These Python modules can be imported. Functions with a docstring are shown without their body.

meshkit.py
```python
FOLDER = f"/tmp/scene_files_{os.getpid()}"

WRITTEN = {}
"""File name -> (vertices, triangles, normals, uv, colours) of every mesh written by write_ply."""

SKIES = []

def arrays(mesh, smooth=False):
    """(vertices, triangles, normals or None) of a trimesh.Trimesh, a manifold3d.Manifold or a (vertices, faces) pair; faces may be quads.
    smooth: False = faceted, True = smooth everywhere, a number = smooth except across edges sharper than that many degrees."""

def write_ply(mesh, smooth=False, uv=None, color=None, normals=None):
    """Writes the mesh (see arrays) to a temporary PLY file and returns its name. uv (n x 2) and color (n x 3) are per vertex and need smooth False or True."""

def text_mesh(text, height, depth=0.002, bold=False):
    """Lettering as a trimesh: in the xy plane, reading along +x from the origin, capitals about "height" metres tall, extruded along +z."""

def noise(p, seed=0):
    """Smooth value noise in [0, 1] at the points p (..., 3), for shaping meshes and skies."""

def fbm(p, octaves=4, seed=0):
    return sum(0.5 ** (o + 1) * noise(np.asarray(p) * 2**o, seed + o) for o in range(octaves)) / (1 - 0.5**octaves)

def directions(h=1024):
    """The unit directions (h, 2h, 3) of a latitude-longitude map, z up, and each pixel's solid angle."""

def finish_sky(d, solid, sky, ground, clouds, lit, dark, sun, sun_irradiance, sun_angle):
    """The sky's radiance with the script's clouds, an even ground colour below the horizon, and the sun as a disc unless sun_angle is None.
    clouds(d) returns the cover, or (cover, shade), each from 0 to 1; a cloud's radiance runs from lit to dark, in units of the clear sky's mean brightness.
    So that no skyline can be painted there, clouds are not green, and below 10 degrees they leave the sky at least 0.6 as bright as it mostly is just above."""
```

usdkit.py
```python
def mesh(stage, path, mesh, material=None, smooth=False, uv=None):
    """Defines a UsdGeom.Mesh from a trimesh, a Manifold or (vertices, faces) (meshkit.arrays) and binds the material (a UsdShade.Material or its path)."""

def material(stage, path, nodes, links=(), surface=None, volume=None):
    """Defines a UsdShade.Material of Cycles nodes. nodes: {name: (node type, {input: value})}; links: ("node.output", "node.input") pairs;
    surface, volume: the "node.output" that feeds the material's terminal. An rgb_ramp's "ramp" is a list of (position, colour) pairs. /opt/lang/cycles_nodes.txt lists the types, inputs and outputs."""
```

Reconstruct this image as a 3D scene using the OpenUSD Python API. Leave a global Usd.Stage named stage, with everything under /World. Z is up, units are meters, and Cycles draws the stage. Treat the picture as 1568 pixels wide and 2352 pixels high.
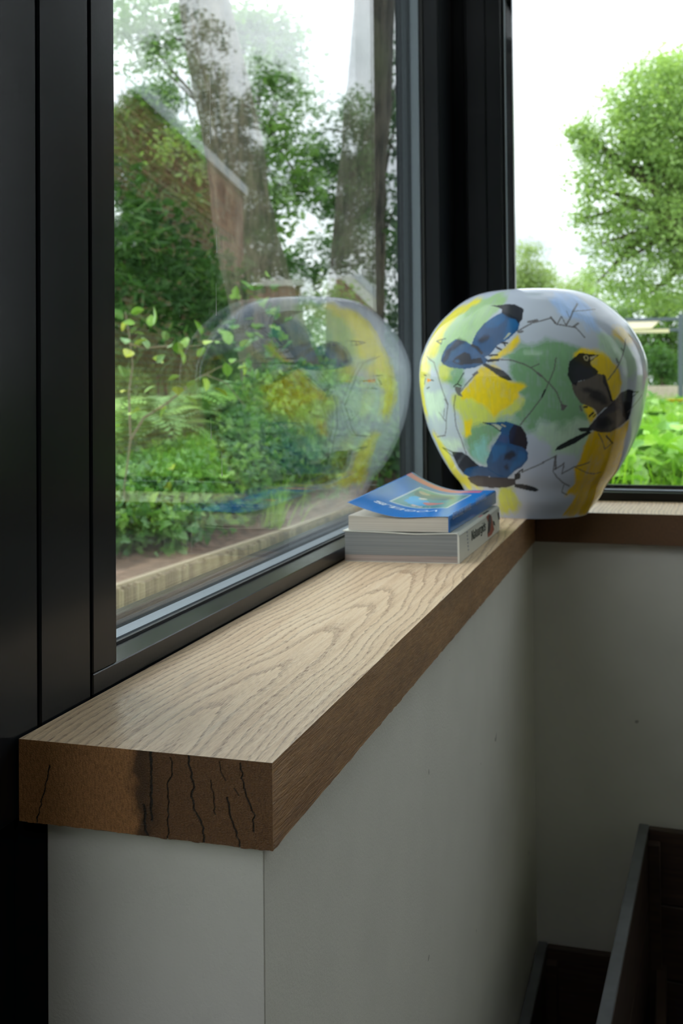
import math, json, random
import numpy as np, trimesh, shapely, usdkit, meshkit
from scipy.interpolate import PchipInterpolator
from shapely.geometry import LineString, Polygon
from pxr import Usd, UsdGeom, UsdLux, UsdShade, Gf, Sdf, Vt

# ------------------------------------------------------------------ camera, sky, exposure
stage = Usd.Stage.CreateInMemory()
UsdGeom.Xform.Define(stage, '/World')
IW, IH = 1568.0, 2352.0
FPX, PPY = 2528.1, 827.57                        # focal length and principal row, in pixels of the frame
CAM = np.array([0.42422, -0.65605, 0.23866])
yaw, roll, pitch = np.radians([16.6529, -0.5264, 1.2032])
FW = np.array([-math.sin(yaw) * math.cos(pitch), math.cos(yaw) * math.cos(pitch), math.sin(pitch)])
_rt = np.array([math.cos(yaw), math.sin(yaw), 0.0]); _up = np.cross(_rt, FW)
RT = math.cos(roll) * _rt + math.sin(roll) * _up
UP = -math.sin(roll) * _rt + math.cos(roll) * _up
cam = UsdGeom.Camera.Define(stage, '/World/camera')
cam.CreateHorizontalApertureAttr(24.0)
cam.CreateVerticalApertureAttr(36.0)
cam.CreateFocalLengthAttr(FPX / IW * 24.0)
cam.CreateVerticalApertureOffsetAttr(-(IH / 2 - PPY) / IW * 24.0)
cam.CreateClippingRangeAttr(Gf.Vec2f(0.02, 500.0))
cam.CreateFStopAttr(13.0)
cam.CreateFocusDistanceAttr(0.86)
cam.CreateExposureAttr(0.47)
cam.AddTransformOp().Set(Gf.Matrix4d(*RT, 0, *UP, 0, *(-FW), 0, *CAM, 1))

dome = UsdLux.DomeLight.Define(stage, '/World/sky')
SKY = 1.62
skym = usdkit.material(stage, '/World/Looks/overcast_sky', {
    'tc': ('texture_coordinate', {}), 'mp': ('mapping', {'scale': (1.0, 1.0, 2.2)}),
    'n': ('noise_texture', {'scale': 3.2, 'detail': 6.0, 'roughness': 0.55}),
    'r': ('rgb_ramp', {'ramp': [(0.32, (0.42, 0.46, 0.53)), (0.44, (0.76, 0.80, 0.87)), (0.54, (1.0, 1.04, 1.10))]}),
    'b': ('background_shader', {'strength': SKY})},
    [('tc.generated', 'mp.vector'), ('mp.vector', 'n.vector'), ('n.fac', 'r.fac'), ('r.color', 'b.color')], surface='b.background')
UsdShade.MaterialBindingAPI.Apply(dome.GetPrim()).Bind(skym)


def ray(px, py):
    return FW + RT * (px - IW / 2) / FPX - UP * (py - PPY) / FPX


def at(px, py, depth):
    """The point of the place that the reference view sees at this pixel, DEPTH metres along the viewing axis."""
    return CAM + depth * ray(px, py)


def on(px, py, axis, value):
    d = ray(px, py)
    return CAM + d * ((value - CAM[axis]) / d[axis])


# ------------------------------------------------------------------ helpers
rng = np.random.default_rng(7)
used = {}


def path_of(name, parent=None):
    base = parent.GetPath().pathString if parent is not None else '/World'
    k = used.get((base, name), 0)
    used[(base, name)] = k + 1
    return f'{base}/{name}' + (f'_{k:03d}' if k else '')


def tag(p, label=None, cat=None, group=None, kind=None):
    p = p.GetPrim() if hasattr(p, 'GetPrim') else p
    for k, v in (('label', label), ('category', cat), ('group', group), ('kind', kind)):
        if v:
            p.SetCustomDataByKey(k, v)
    return p


def thing(name, label=None, cat=None, loc=(0, 0, 0), group=None, kind=None):
    x = UsdGeom.Xform.Define(stage, path_of(name))
    if any(loc):
        x.AddTranslateOp().Set(Gf.Vec3d(*map(float, loc)))
    return tag(x, label, cat, group, kind)


def obj(name, mesh, mat, parent=None, smooth=False, paint=None, label=None, kind=None):
    """One Mesh prim; a part's points are given in world coordinates and moved under its thing."""
    if parent is not None and (off := np.array(UsdGeom.XformCache().GetLocalToWorldTransform(parent))[3, :3]).any():
        v, f, _ = meshkit.arrays(mesh)
        mesh = trimesh.Trimesh(v - off, f, process=False)
    m = usdkit.mesh(stage, path_of(name, parent), mesh, mat, smooth=smooth)
    if paint is not None:
        UsdGeom.PrimvarsAPI(m).CreatePrimvar('paint', Sdf.ValueTypeNames.Color3fArray, 'vertex').Set(Vt.Vec3fArray.FromNumpy(np.asarray(paint, np.float32)))
    return tag(m, label=label, kind=kind)


def struct(name, mesh, mat, label, cat='wall', smooth=False):
    return tag(obj(name, mesh, mat, smooth=smooth), label, cat, kind='structure')


def box(x0, x1, y0, y1, z0, z1, c=0.0):
    if c <= 0:
        b = trimesh.creation.box((x1 - x0, y1 - y0, z1 - z0)); b.apply_translation(((x0 + x1) / 2, (y0 + y1) / 2, (z0 + z1) / 2)); return b
    p = []
    for sx in (0, 1):
        for sy in (0, 1):
            for sz in (0, 1):
                X, Y, Z = (x0, x1)[sx], (y0, y1)[sy], (z0, z1)[sz]
                dx, dy, dz = (c, -c)[sx], (c, -c)[sy], (c, -c)[sz]
                p += [(X, Y + dy, Z + dz), (X + dx, Y, Z + dz), (X + dx, Y + dy, Z)]
    return trimesh.convex.convex_hull(np.array(p))


cat_ = trimesh.util.concatenate


def beam(p, q, w, h, up=(0, 0, 1)):
    """A box from p to q, w wide and h tall."""
    p, q = np.asarray(p, float), np.asarray(q, float)
    d = q - p; L = np.linalg.norm(d); d /= L
    s = np.cross(d, up); s /= np.linalg.norm(s); u = np.cross(s, d)
    b = trimesh.creation.box((L, w, h)); T = np.eye(4); T[:3, 0], T[:3, 1], T[:3, 2], T[:3, 3] = d, s, u, (p + q) / 2
    b.apply_transform(T)
    return b


def tube(pts, radii, sides=8, cap=True):
    p = np.asarray(pts, float); n = len(p)
    t = np.gradient(p, axis=0); t /= np.linalg.norm(t, axis=1, keepdims=True)
    ref = np.array([1.0, 0, 0]) if abs(t[:, 2]).mean() > 0.7 else np.array([0, 0, 1.0])
    a = np.cross(t, ref); a /= np.linalg.norm(a, axis=1, keepdims=True); b = np.cross(t, a)
    ang = np.arange(sides) * 2 * np.pi / sides
    r = np.broadcast_to(np.asarray(radii, float), (n,))
    v = p[:, None] + r[:, None, None] * (np.cos(ang)[None, :, None] * a[:, None] + np.sin(ang)[None, :, None] * b[:, None])
    f = grid_faces(n, sides, True)
    v = v.reshape(-1, 3)
    if cap:
        v = np.vstack([v, p[:1], p[-1:]]); k = np.arange(sides); e = (n - 1) * sides
        f = np.vstack([f, np.stack([k, (k + 1) % sides, np.full(sides, n * sides)], 1)[:, ::-1], np.stack([e + k, e + (k + 1) % sides, np.full(sides, n * sides + 1)], 1)])
    return trimesh.Trimesh(v, f, process=False)


def grid_faces(n, m, wrap=False):
    i, j = np.meshgrid(np.arange(n - 1), np.arange(m if wrap else m - 1), indexing='ij')
    a = (i * m + j).ravel(); b = (i * m + (j + 1) % m).ravel(); c = ((i + 1) * m + (j + 1) % m).ravel(); d = ((i + 1) * m + j).ravel()
    return np.vstack([np.stack([a, b, c], 1), np.stack([a, c, d], 1)])


class NG:
    """A small builder of Cycles node graphs: every call adds a node and returns 'node.output'."""
    def __init__(s): s.n, s.l = {}, []

    def add(s, kind, out, links=None, **inp):
        k = f'n{len(s.n)}'; s.n[k] = (kind, inp)
        for sock, src in (links or {}).items(): s.l.append((src, f'{k}.{sock}'))
        return f'{k}.{out}'

    def m(s, op, a, b=None, c=None):
        links, inp = {}, {'math_type': op}
        for k, v in (('value1', a), ('value2', b), ('value3', c)):
            if isinstance(v, str): links[k] = v
            elif v is not None: inp[k] = float(v)
        return s.add('math', 'value', links, **inp)

    def pos(s): return s.add('geometry', 'position')
    def scaled(s, v, sc, loc=(0, 0, 0)): return s.add('mapping', 'vector', {'vector': v}, scale=sc, location=loc)
    def noise(s, v, scale=1.0, detail=3.0, rough=0.5, dist=0.0, out='fac'): return s.add('noise_texture', out, {'vector': v}, scale=scale, detail=detail, roughness=rough, distortion=dist)
    def ramp(s, fac, stops): return s.add('rgb_ramp', 'color', {'fac': fac}, ramp=stops)

    def mix(s, fac, a, b, typ='mix'):
        links, inp = {}, {'mix_type': typ}
        for k, v in (('fac', fac), ('color1', a), ('color2', b)):
            if isinstance(v, str): links[k] = v
            else: inp[k] = v
        return s.add('mix', 'color', links, **inp)

    def bump(s, h, strength=0.3, dist=0.002): return s.add('bump', 'normal', {'height': h}, strength=strength, distance=dist)

    def principled(s, color=None, rough=0.5, normal=None, **inp):
        links = {}
        for k, v in (('base_color', color), ('roughness', rough), ('normal', normal)):
            if isinstance(v, str): links[k] = v
            elif v is not None: inp[k] = v
        return s.add('principled_bsdf', 'BSDF', links, **inp)

    def done(s, name, surf): return usdkit.material(stage, '/World/Looks/' + name, s.n, s.l, surface=surf)


def plain(name, col, rough=0.5, **kw):
    g = NG(); return g.done(name, g.principled(col, rough, **kw))


# ------------------------------------------------------------------ materials
def m_black(name='black_powder_coat', spec=0.17):
    g = NG(); p = g.pos()
    n = g.noise(p, 350.0, 2.0); big = g.noise(g.scaled(p, (3, 3, 0.7)), 2.0, 2.0)
    return g.done(name, g.principled((0.006, 0.0075, 0.009), g.m('multiply_add', big, 0.08, 0.16), g.bump(n, 0.05, 0.001), specular_ior_level=spec))


def m_plaster(name, col, bump=0.25):
    g = NG(); p = g.pos()
    n = g.noise(p, 420.0, 3.0, 0.6); s = g.noise(p, 60.0, 5.0, 0.7); dirt = g.noise(p, 7.0, 4.0, 0.6)
    spots = g.m('greater_than', g.noise(p, 38.0, 1.0), 0.815)
    c = g.ramp(dirt, [(0.3, tuple(x * 0.93 for x in col)), (0.7, col)])
    c = g.mix(g.m('multiply', spots, 0.55), c, (0.12, 0.10, 0.085))
    h = g.m('multiply_add', s, 0.35, n)
    return g.done(name, g.principled(c, 0.75, g.bump(h, bump, 0.0012)))


def m_oak():
    """Oiled oak: pale planed top with cathedral grain, brown rough-sawn edges and end grain."""
    g = NG(); p = g.pos()
    sep = {k: g.add('separate_xyz', k, {'vector': p}) for k in 'xyz'}
    nrm = g.add('geometry', 'true_normal')
    nz = g.add('separate_xyz', 'z', {'vector': nrm}); ny = g.m('absolute', g.add('separate_xyz', 'y', {'vector': nrm}))
    top = g.m('greater_than', nz, 0.6); end = g.m('greater_than', ny, 0.6)
    # rings
    w1 = g.noise(g.scaled(p, (14, 2.6, 14)), 1.0, 3.0); w2 = g.noise(g.scaled(p, (90, 14, 60)), 1.0, 2.0); w3 = g.noise(g.scaled(p, (420, 60, 300)), 1.0, 1.0)
    x0 = g.m('multiply_add', g.noise(g.scaled(p, (0.1, 3.0, 0.1)), 1.0, 1.0), 0.05, 0.080)
    dx = g.m('subtract', sep['x'], x0)
    d = g.m('add', g.m('multiply_add', sep['y'], 0.064, 0.014), g.m('multiply', sep['z'], 0.9))
    t = g.m('sqrt', g.m('add', g.m('multiply', dx, dx), g.m('multiply', d, d)))
    t = g.m('add', t, g.m('multiply', g.m('subtract', w1, 0.5), 0.013))
    t = g.m('add', t, g.m('multiply', g.m('subtract', w2, 0.5), 0.0042))
    t = g.m('add', t, g.m('multiply', g.m('subtract', w3, 0.5), 0.0022))
    vary = g.noise(g.add('combine_xyz', 'vector', {'x': g.m('multiply', t, 55.0)}), 1.0, 1.0)
    saw = g.m('fraction', g.m('add', g.m('multiply', t, 1 / 0.0070), g.m('multiply', vary, 1.6)))
    band = g.ramp(saw, [(0.0, (1, 1, 1)), (0.14, (0.9,) * 3), (0.24, (0.35,) * 3), (0.45, (0.10,) * 3), (0.95, (0.0,) * 3), (1.0, (1, 1, 1))])
    pores = g.noise(g.scaled(p, (1900, 95, 1900)), 1.0, 1.0, 0.5)
    pore = g.ramp(pores, [(0.52, (0, 0, 0)), (0.62, (1, 1, 1))])
    fibre = g.noise(g.scaled(p, (1500, 14, 1500)), 1.0, 2.0, 0.6)
    streak = g.noise(g.scaled(p, (160, 4, 160)), 1.0, 3.0, 0.6)
    streak = g.m('add', g.m('multiply', streak, 0.6), g.m('multiply', fibre, 0.4))
    dark = g.m('add', g.m('multiply', band, g.m('multiply_add', pore, 0.58, 0.40)), g.m('multiply', pore, 0.18))
    ctop = g.ramp(streak, [(0.32, (0.62, 0.42, 0.255)), (0.5, (0.82, 0.61, 0.395)), (0.68, (0.90, 0.725, 0.51))])
    # the grey weather-stained patch near the sawn end
    g1 = g.m('multiply', g.m('less_than', sep['y'], 0.24), g.ramp(g.noise(g.scaled(p, (45, 9, 45)), 1.0, 3.0), [(0.58, (0, 0, 0)), (0.70, (1, 1, 1))]))
    ctop = g.mix(g.m('multiply', g1, 0.40), ctop, (0.34, 0.28, 0.23))
    ctop = g.mix(g.m('minimum', dark, 1.0), ctop, (0.28, 0.160, 0.085))
    # edge
    cedge = g.ramp(g.noise(g.scaled(p, (500, 30, 420)), 1.0, 4.0, 0.7), [(0.3, (0.13, 0.060, 0.020)), (0.5, (0.32, 0.155, 0.054)), (0.7, (0.50, 0.27, 0.10))])
    cedge = g.mix(0.35, cedge, g.ramp(g.noise(g.scaled(p, (30, 5, 40)), 1.0, 3.0), [(0.35, (0.16, 0.08, 0.03)), (0.65, (0.48, 0.26, 0.10))]))
    # end grain, darker heart on the room side
    fine = g.noise(g.scaled(p, (700, 700, 260)), 1.0, 3.0, 0.7)
    cend = g.ramp(fine, [(0.3, (0.24, 0.105, 0.036)), (0.6, (0.50, 0.235, 0.088))])
    wob = g.m('add', sep['x'], g.m('multiply', g.m('subtract', g.noise(p, 55.0, 3.0), 0.5), 0.022))
    hm = g.ramp(wob, [(0.0, (0, 0, 0)), (0.080, (0, 0, 0)), (0.087, (1, 1, 1)), (0.094, (0.9,) * 3), (0.105, (0.74,) * 3), (0.18, (0.70,) * 3), (1.0, (0.70,) * 3)])
    cend = g.mix(hm, cend, (0.060, 0.030, 0.014))
    crack = g.add('attribute', 'fac', attribute='paint')
    cend = g.mix(g.m('multiply', crack, end), cend, (0.012, 0.008, 0.005))
    col = g.mix(end, g.mix(top, cedge, ctop), cend)
    rough = g.m('multiply_add', top, 0.02, g.m('multiply_add', pore, 0.15, 0.30))
    hb = g.m('add', g.m('multiply', pore, g.m('multiply_add', top, -0.7, -1.0 + 1.2)), g.m('multiply', g.m('multiply', g.m('subtract', 1.0, top), 1.0), g.m('multiply', g.noise(g.scaled(p, (900, 55, 900)), 1.0, 2.0, 0.7), 2.2)))
    return g.done('oiled_oak', g.principled(col, rough, g.bump(hb, 0.45, 0.0012)))


def m_glass():
    g = NG()
    back = g.add('geometry', 'backfacing')
    ior = g.m('multiply_add', back, 1 / 1.37 - 1.37, 1.37)
    f = g.add('fresnel', 'fac', {'IOR': ior})
    t = g.add('transparent_bsdf', 'BSDF', color=(0.985, 0.995, 0.99)); s = g.add('glossy_bsdf', 'BSDF', color=(1, 1, 1), roughness=0.0)
    return g.done('window_glass', g.add('mix_closure', 'closure', {'fac': f, 'closure1': t, 'closure2': s}))


def m_leaf(name, cols, rough=0.45, trans=0.35):
    """Leaf green varied from instance to instance, with light passing through."""
    g = NG()
    c = g.ramp(g.add('object_info', 'random'), [(i / (len(cols) - 1), k) for i, k in enumerate(cols)])
    b = g.principled(c, rough)
    tr = g.add('translucent_bsdf', 'BSDF', {'color': g.mix(1.0, c, (1.25, 1.3, 0.6), 'multiply')})
    return g.done(name, g.add('mix_closure', 'closure', {'closure1': b, 'closure2': tr}, fac=trans))


def m_bark(name, a, b, moss):
    g = NG(); p = g.pos()
    n = g.noise(g.scaled(p, (22, 22, 3.2)), 1.0, 5.0, 0.7); k = g.noise(p, 1.6, 3.0)
    c = g.ramp(n, [(0.36, a), (0.62, b)])
    c = g.mix(g.ramp(k, [(0.50, (0, 0, 0)), (0.66, (0.8, 0.8, 0.8))]), c, moss)
    return g.done(name, g.principled(c, 0.9, g.bump(n, 0.8, 0.04)))


def m_ground(name, stops, scale=3.0, bump=0.3):
    g = NG(); p = g.pos(); n = g.noise(p, scale, 6.0, 0.65)
    return g.done(name, g.principled(g.ramp(n, stops), 0.9, g.bump(n, bump, 0.03)))


def m_brick():
    g = NG(); p = g.pos()
    v = g.add('combine_xyz', 'vector', {'x': g.m('add', g.add('separate_xyz', 'x', {'vector': p}), g.add('separate_xyz', 'y', {'vector': p})), 'y': g.add('separate_xyz', 'z', {'vector': p})})
    b = g.add('brick_texture', 'color', {'vector': v}, color1=(0.30, 0.115, 0.070), color2=(0.36, 0.165, 0.105), mortar=(0.34, 0.30, 0.26), scale=1.0, mortar_size=0.008, brick_width=0.21, row_height=0.07)
    return g.done('red_brickwork', g.principled(b, 0.9))


def m_dark_wood(name, a, b):
    g = NG(); p = g.pos(); n = g.noise(g.scaled(p, (8, 8, 120)), 1.0, 4.0, 0.6)
    return g.done(name, g.principled(g.ramp(n, [(0.3, a), (0.7, b)]), 0.6, g.bump(n, 0.3, 0.003)))


def m_paint(name, rough=0.2, **kw):
    g = NG(); return g.done(name, g.principled(g.add('attribute', 'color', attribute='paint'), rough, **kw))


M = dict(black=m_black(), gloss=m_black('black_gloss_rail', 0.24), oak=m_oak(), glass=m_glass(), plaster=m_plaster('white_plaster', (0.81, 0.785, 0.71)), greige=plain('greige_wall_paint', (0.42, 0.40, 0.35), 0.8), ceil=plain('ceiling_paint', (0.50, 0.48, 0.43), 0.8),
         rubber=plain('black_rubber', (0.006, 0.006, 0.007), 0.55), alu=plain('grey_aluminium', (0.52, 0.56, 0.60), 0.35, metallic=0.6), glaze=m_paint('vase_glaze', 0.08, specular_ior_level=0.38), cover=m_paint('printed_cover', 0.16, specular_ior_level=0.4),
         inside=plain('unglazed_clay', (0.62, 0.60, 0.55), 0.7), brick=m_brick(), white=plain('white_paint', (0.75, 0.74, 0.70), 0.5), floor=m_dark_wood('dark_floor', (0.07, 0.040, 0.022), (0.12, 0.070, 0.040)))

# ------------------------------------------------------------------ the room shell
W, T, L = 0.180, 0.0551, 1.3899        # left sill: depth and thickness; distance of the inner corner
XF, YF = -0.0047, 1.604                # inner faces of the two window frames
FLOOR, CEIL, HEAD = -1.20, 1.75, 1.66
XR, YN = 2.40, -2.60                    # right and near walls of the room
PX0, PX1 = 0.0165, 0.1725              # the low plastered wall under the left sill
struct('wall_left', cat_([box(PX0, PX1, 0.004, 1.70, FLOOR, -T + 0.001, 0.0007), box(-0.16, 0.0, 0.10, 1.70, FLOOR, -T)]), M['plaster'], 'low white plastered wall under the long oak sill on the left', smooth=20)
struct('wall_back', box(PX1 - 0.05, XR, L + 0.022, 1.72, FLOOR, -T + 0.001, 0.002), M['plaster'], 'low white plastered wall under the right-hand sill, in deep shade')
struct('wall_header_left', box(-0.16, XF, 0.0, 1.75, HEAD + 0.03, CEIL), M['plaster'], 'white wall strip above the left window')
struct('wall_header_back', box(-0.16, XR, YF, YF + 0.16, HEAD + 0.03, CEIL), M['plaster'], 'white wall strip above the back window')
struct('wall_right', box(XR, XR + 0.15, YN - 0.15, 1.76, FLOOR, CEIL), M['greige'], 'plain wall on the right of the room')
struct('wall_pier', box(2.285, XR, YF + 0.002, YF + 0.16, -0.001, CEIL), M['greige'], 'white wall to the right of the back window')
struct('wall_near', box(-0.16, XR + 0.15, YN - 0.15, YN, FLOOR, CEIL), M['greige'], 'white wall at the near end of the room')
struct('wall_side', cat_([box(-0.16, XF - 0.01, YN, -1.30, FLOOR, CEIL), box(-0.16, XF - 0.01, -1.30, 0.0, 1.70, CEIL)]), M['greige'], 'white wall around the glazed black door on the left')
struct('floor', box(-0.16, XR + 0.15, YN - 0.15, 1.76, FLOOR - 0.05, FLOOR), M['floor'], 'dark wooden floor', 'floor')
RX0, RX1, RY0, RY1 = 0.08, 0.92, -1.20, -0.42        # the rooflight
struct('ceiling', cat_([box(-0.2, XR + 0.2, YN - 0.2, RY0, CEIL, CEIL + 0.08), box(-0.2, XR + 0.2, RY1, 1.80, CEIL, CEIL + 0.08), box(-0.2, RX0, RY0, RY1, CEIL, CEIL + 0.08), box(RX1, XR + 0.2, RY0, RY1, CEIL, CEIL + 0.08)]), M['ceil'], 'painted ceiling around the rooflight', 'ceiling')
rl = tag(thing('window_4'), 'rectangular rooflight in the ceiling above the near end of the sill', 'window', kind='structure')
for x0_, x1_, y0_, y1_ in ((RX0, RX0 + 0.04, RY0, RY1), (RX1 - 0.04, RX1, RY0, RY1), (RX0 + 0.041, RX1 - 0.041, RY0, RY0 + 0.04), (RX0 + 0.041, RX1 - 0.041, RY1 - 0.04, RY1)):
    obj('frame', box(x0_, x1_, y0_, y1_, CEIL + 0.03, CEIL + 0.09), M['black'], rl)
obj('glass_pane', box(RX0 + 0.04, RX1 - 0.04, RY0 + 0.04, RY1 - 0.04, CEIL + 0.060, CEIL + 0.064), M['glass'], rl)

# black aluminium door and posts at the left
d = tag(thing('door_1'), 'black metal door frame at the left edge, running below the sill', 'door', kind='structure')
obj('jamb', box(-0.075, XF, -0.10, 0.0275, -T, CEIL, 0.0014), M['black'], d)
obj('lower_panel', box(-0.075, PX0 - 0.0015, 0.005, 0.10, FLOOR, -T), M['black'], d)
obj('jamb', box(-0.075, XF - 0.004, -0.10, 0.0045, FLOOR, -T), M['black'], d)
for y0_, y1_ in ((-1.30, -0.375), (-0.13, -0.101)):
    obj('stile', box(-0.065, XF - 0.006, y0_, y1_, FLOOR, 1.70, 0.001), M['black'], d)
for z0_, z1_ in ((FLOOR, -0.20), (1.20, 1.70)):
    obj('rail', box(-0.065, XF - 0.006, -0.374, -0.131, z0_, z1_, 0.001), M['black'], d)
obj('glass_pane', box(-0.040, -0.036, -0.374, -0.131, -0.20, 1.20), M['glass'], d)
struct('trim_1', box(-0.075, XF, 0.0310, 0.1006, -T, HEAD + 0.04, 0.0013), M['black'], 'flat black metal post between the door and the left window', 'post')
struct('trim_2', cat_([box(-0.085, XF - 0.010, 1.50, 1.70, -T, HEAD + 0.04), box(-0.085, 0.060, YF + 0.012, 1.70, 0.0002, HEAD + 0.04)]), M['black'], 'black metal corner post between the two windows', 'post')
struct('trim_3', box(-0.020, 0.0180, YF + 0.005, YF + 0.06, 0.0, HEAD + 0.04, 0.001), M['black'], 'narrow black fillet strip in the window corner', 'post')
struct('trim_4', box(-0.070, XF - 0.008, 0.0270, 0.0315, -T, HEAD), M['rubber'], 'dark recessed joint beside the door frame', 'joint')
struct('trim_5', box(-0.070, XF - 0.005, 0.1003, 0.1045, -T, HEAD), M['rubber'], 'thin dark joint beside the left window frame', 'joint')


def window(name, to, u0, u1, s0, s1, label, SUB=0.0):
    """to(u, w, z) maps along the wall / outwards / up. u0, u1: inner edges of the sash stiles, s0, s1: their outer edges."""
    def bx(ua, ub, wa, wb, za, zb, c=0.0):
        b = box(ua, ub, wa, wb, za, zb, c); b.vertices = np.array([to(*v) for v in b.vertices]); b.fix_normals(); return b
    R, Z0, Z1, RV = 0.0166, 0.0, HEAD, 0.0293
    w = tag(thing(name), label, 'window', kind='structure')
    obj('bottom_rail', cat_([bx(s0, s1, 0, RV, Z0, R, 0.0009), bx(s0, s1, RV, 0.085, Z0, R - 0.003), bx(s0, s1, 0.0004, 0.085, SUB if SUB else -0.0002, Z0)]), M['gloss'], w)
    obj('top_rail', bx(s0, s1, 0, 0.085, Z1, Z1 + 0.04, 0.0012), M['black'], w)
    for a, b_ in ((s0, u0), (u1, s1)):
        obj('stile', cat_([bx(a, b_, 0, RV, R + 0.0002, Z1, 0.0009), bx(a, b_, RV, 0.085, R, Z1)]), M['black'], w)
    g, gb = 0.004, 0.0021
    obj('gasket', cat_([bx(u0, u1, RV + 0.0004, 0.0333, R - 0.004, R + gb), bx(u0 - 0.002, u0 + g, RV + 0.0004, 0.0333, R, Z1), bx(u1 - g, u1 + 0.002, RV + 0.0004, 0.0333, R, Z1)]), M['rubber'], w)
    obj('spacer_bar', bx(u0, u1, 0.0378, 0.0543, R - 0.006, R + gb), M['spacer'], w)
    for a, b_ in ((u0 - 0.004, u0 + g), (u1 - g, u1 + 0.004)):
        obj('spacer_bar', bx(a, b_, 0.0378, 0.0543, R + gb, Z1), M['spacer'], w)
    lip = 0.0175
    obj('outer_frame', cat_([bx(s0, s1, 0.0588, 0.066, R - 0.006, R + 0.0045), bx(s0, s1, 0.066, 0.080, R - 0.006, R + 0.0092, 0.001), bx(u0 - 0.004, u0 + lip, 0.0588, 0.080, R, Z1, 0.001), bx(u1 - lip, u1 + 0.004, 0.0588, 0.080, R, Z1, 0.001)]), M['black'], w)
    obj('glass_pane', bx(u0 - 0.002, u1 + 0.002, 0.0335, 0.0375, R - 0.002, Z1), M['glass'], w)
    obj('glass_pane', bx(u0 - 0.002, u1 + 0.002, 0.0546, 0.0586, R - 0.002, Z1), M['glass'], w)
    return w


g = NG(); sp = g.add('separate_xyz', 'z', {'vector': g.pos()})
dots = g.m('greater_than', g.m('sine', g.m('multiply', g.m('add', sp, g.add('separate_xyz', 'y', {'vector': g.pos()})), 1600.0)), 0.2)
M['spacer'] = g.done('spacer_aluminium', g.principled(g.mix(g.m('multiply', dots, 0.25), (0.25, 0.295, 0.335), (0.13, 0.15, 0.17)), 0.4, metallic=0.35))

w1 = window('window_1', lambda u, w, z: (XF - w, u, z), 0.1420, 1.455, 0.1043, 1.600, 'tall double-glazed window above the long sill, reflecting the vase', -T)
w2 = window('window_2', lambda u, w, z: (u, YF + w, z), 0.0955, 0.8300, 0.0655, 0.8660, 'double-glazed window behind the vase, looking onto the meadow')
struct('trim_6', box(0.0245, 0.0645, YF + 0.0003, YF + 0.07, 0.0, HEAD + 0.04, 0.001), M['black'], 'black upright frame strip beside the back window', 'post')
struct('trim_7', cat_([box(0.8664, 0.9580, YF, YF + 0.075, -0.0002, HEAD + 0.04, 0.0013), box(0.9620, 1.1000, YF, YF + 0.075, -0.0002, HEAD + 0.04, 0.0013), box(0.9570, 0.9630, YF + 0.006, YF + 0.07, -0.0002, HEAD + 0.04)]), M['black'], 'broad black metal post dividing the back windows, outside the picture', 'post')
w3 = window('window_3', lambda u, w, z: (u, YF + w, z), 1.1300, 2.2480, 1.1004, 2.2840, 'second double-glazed window further right in the back wall')

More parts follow.
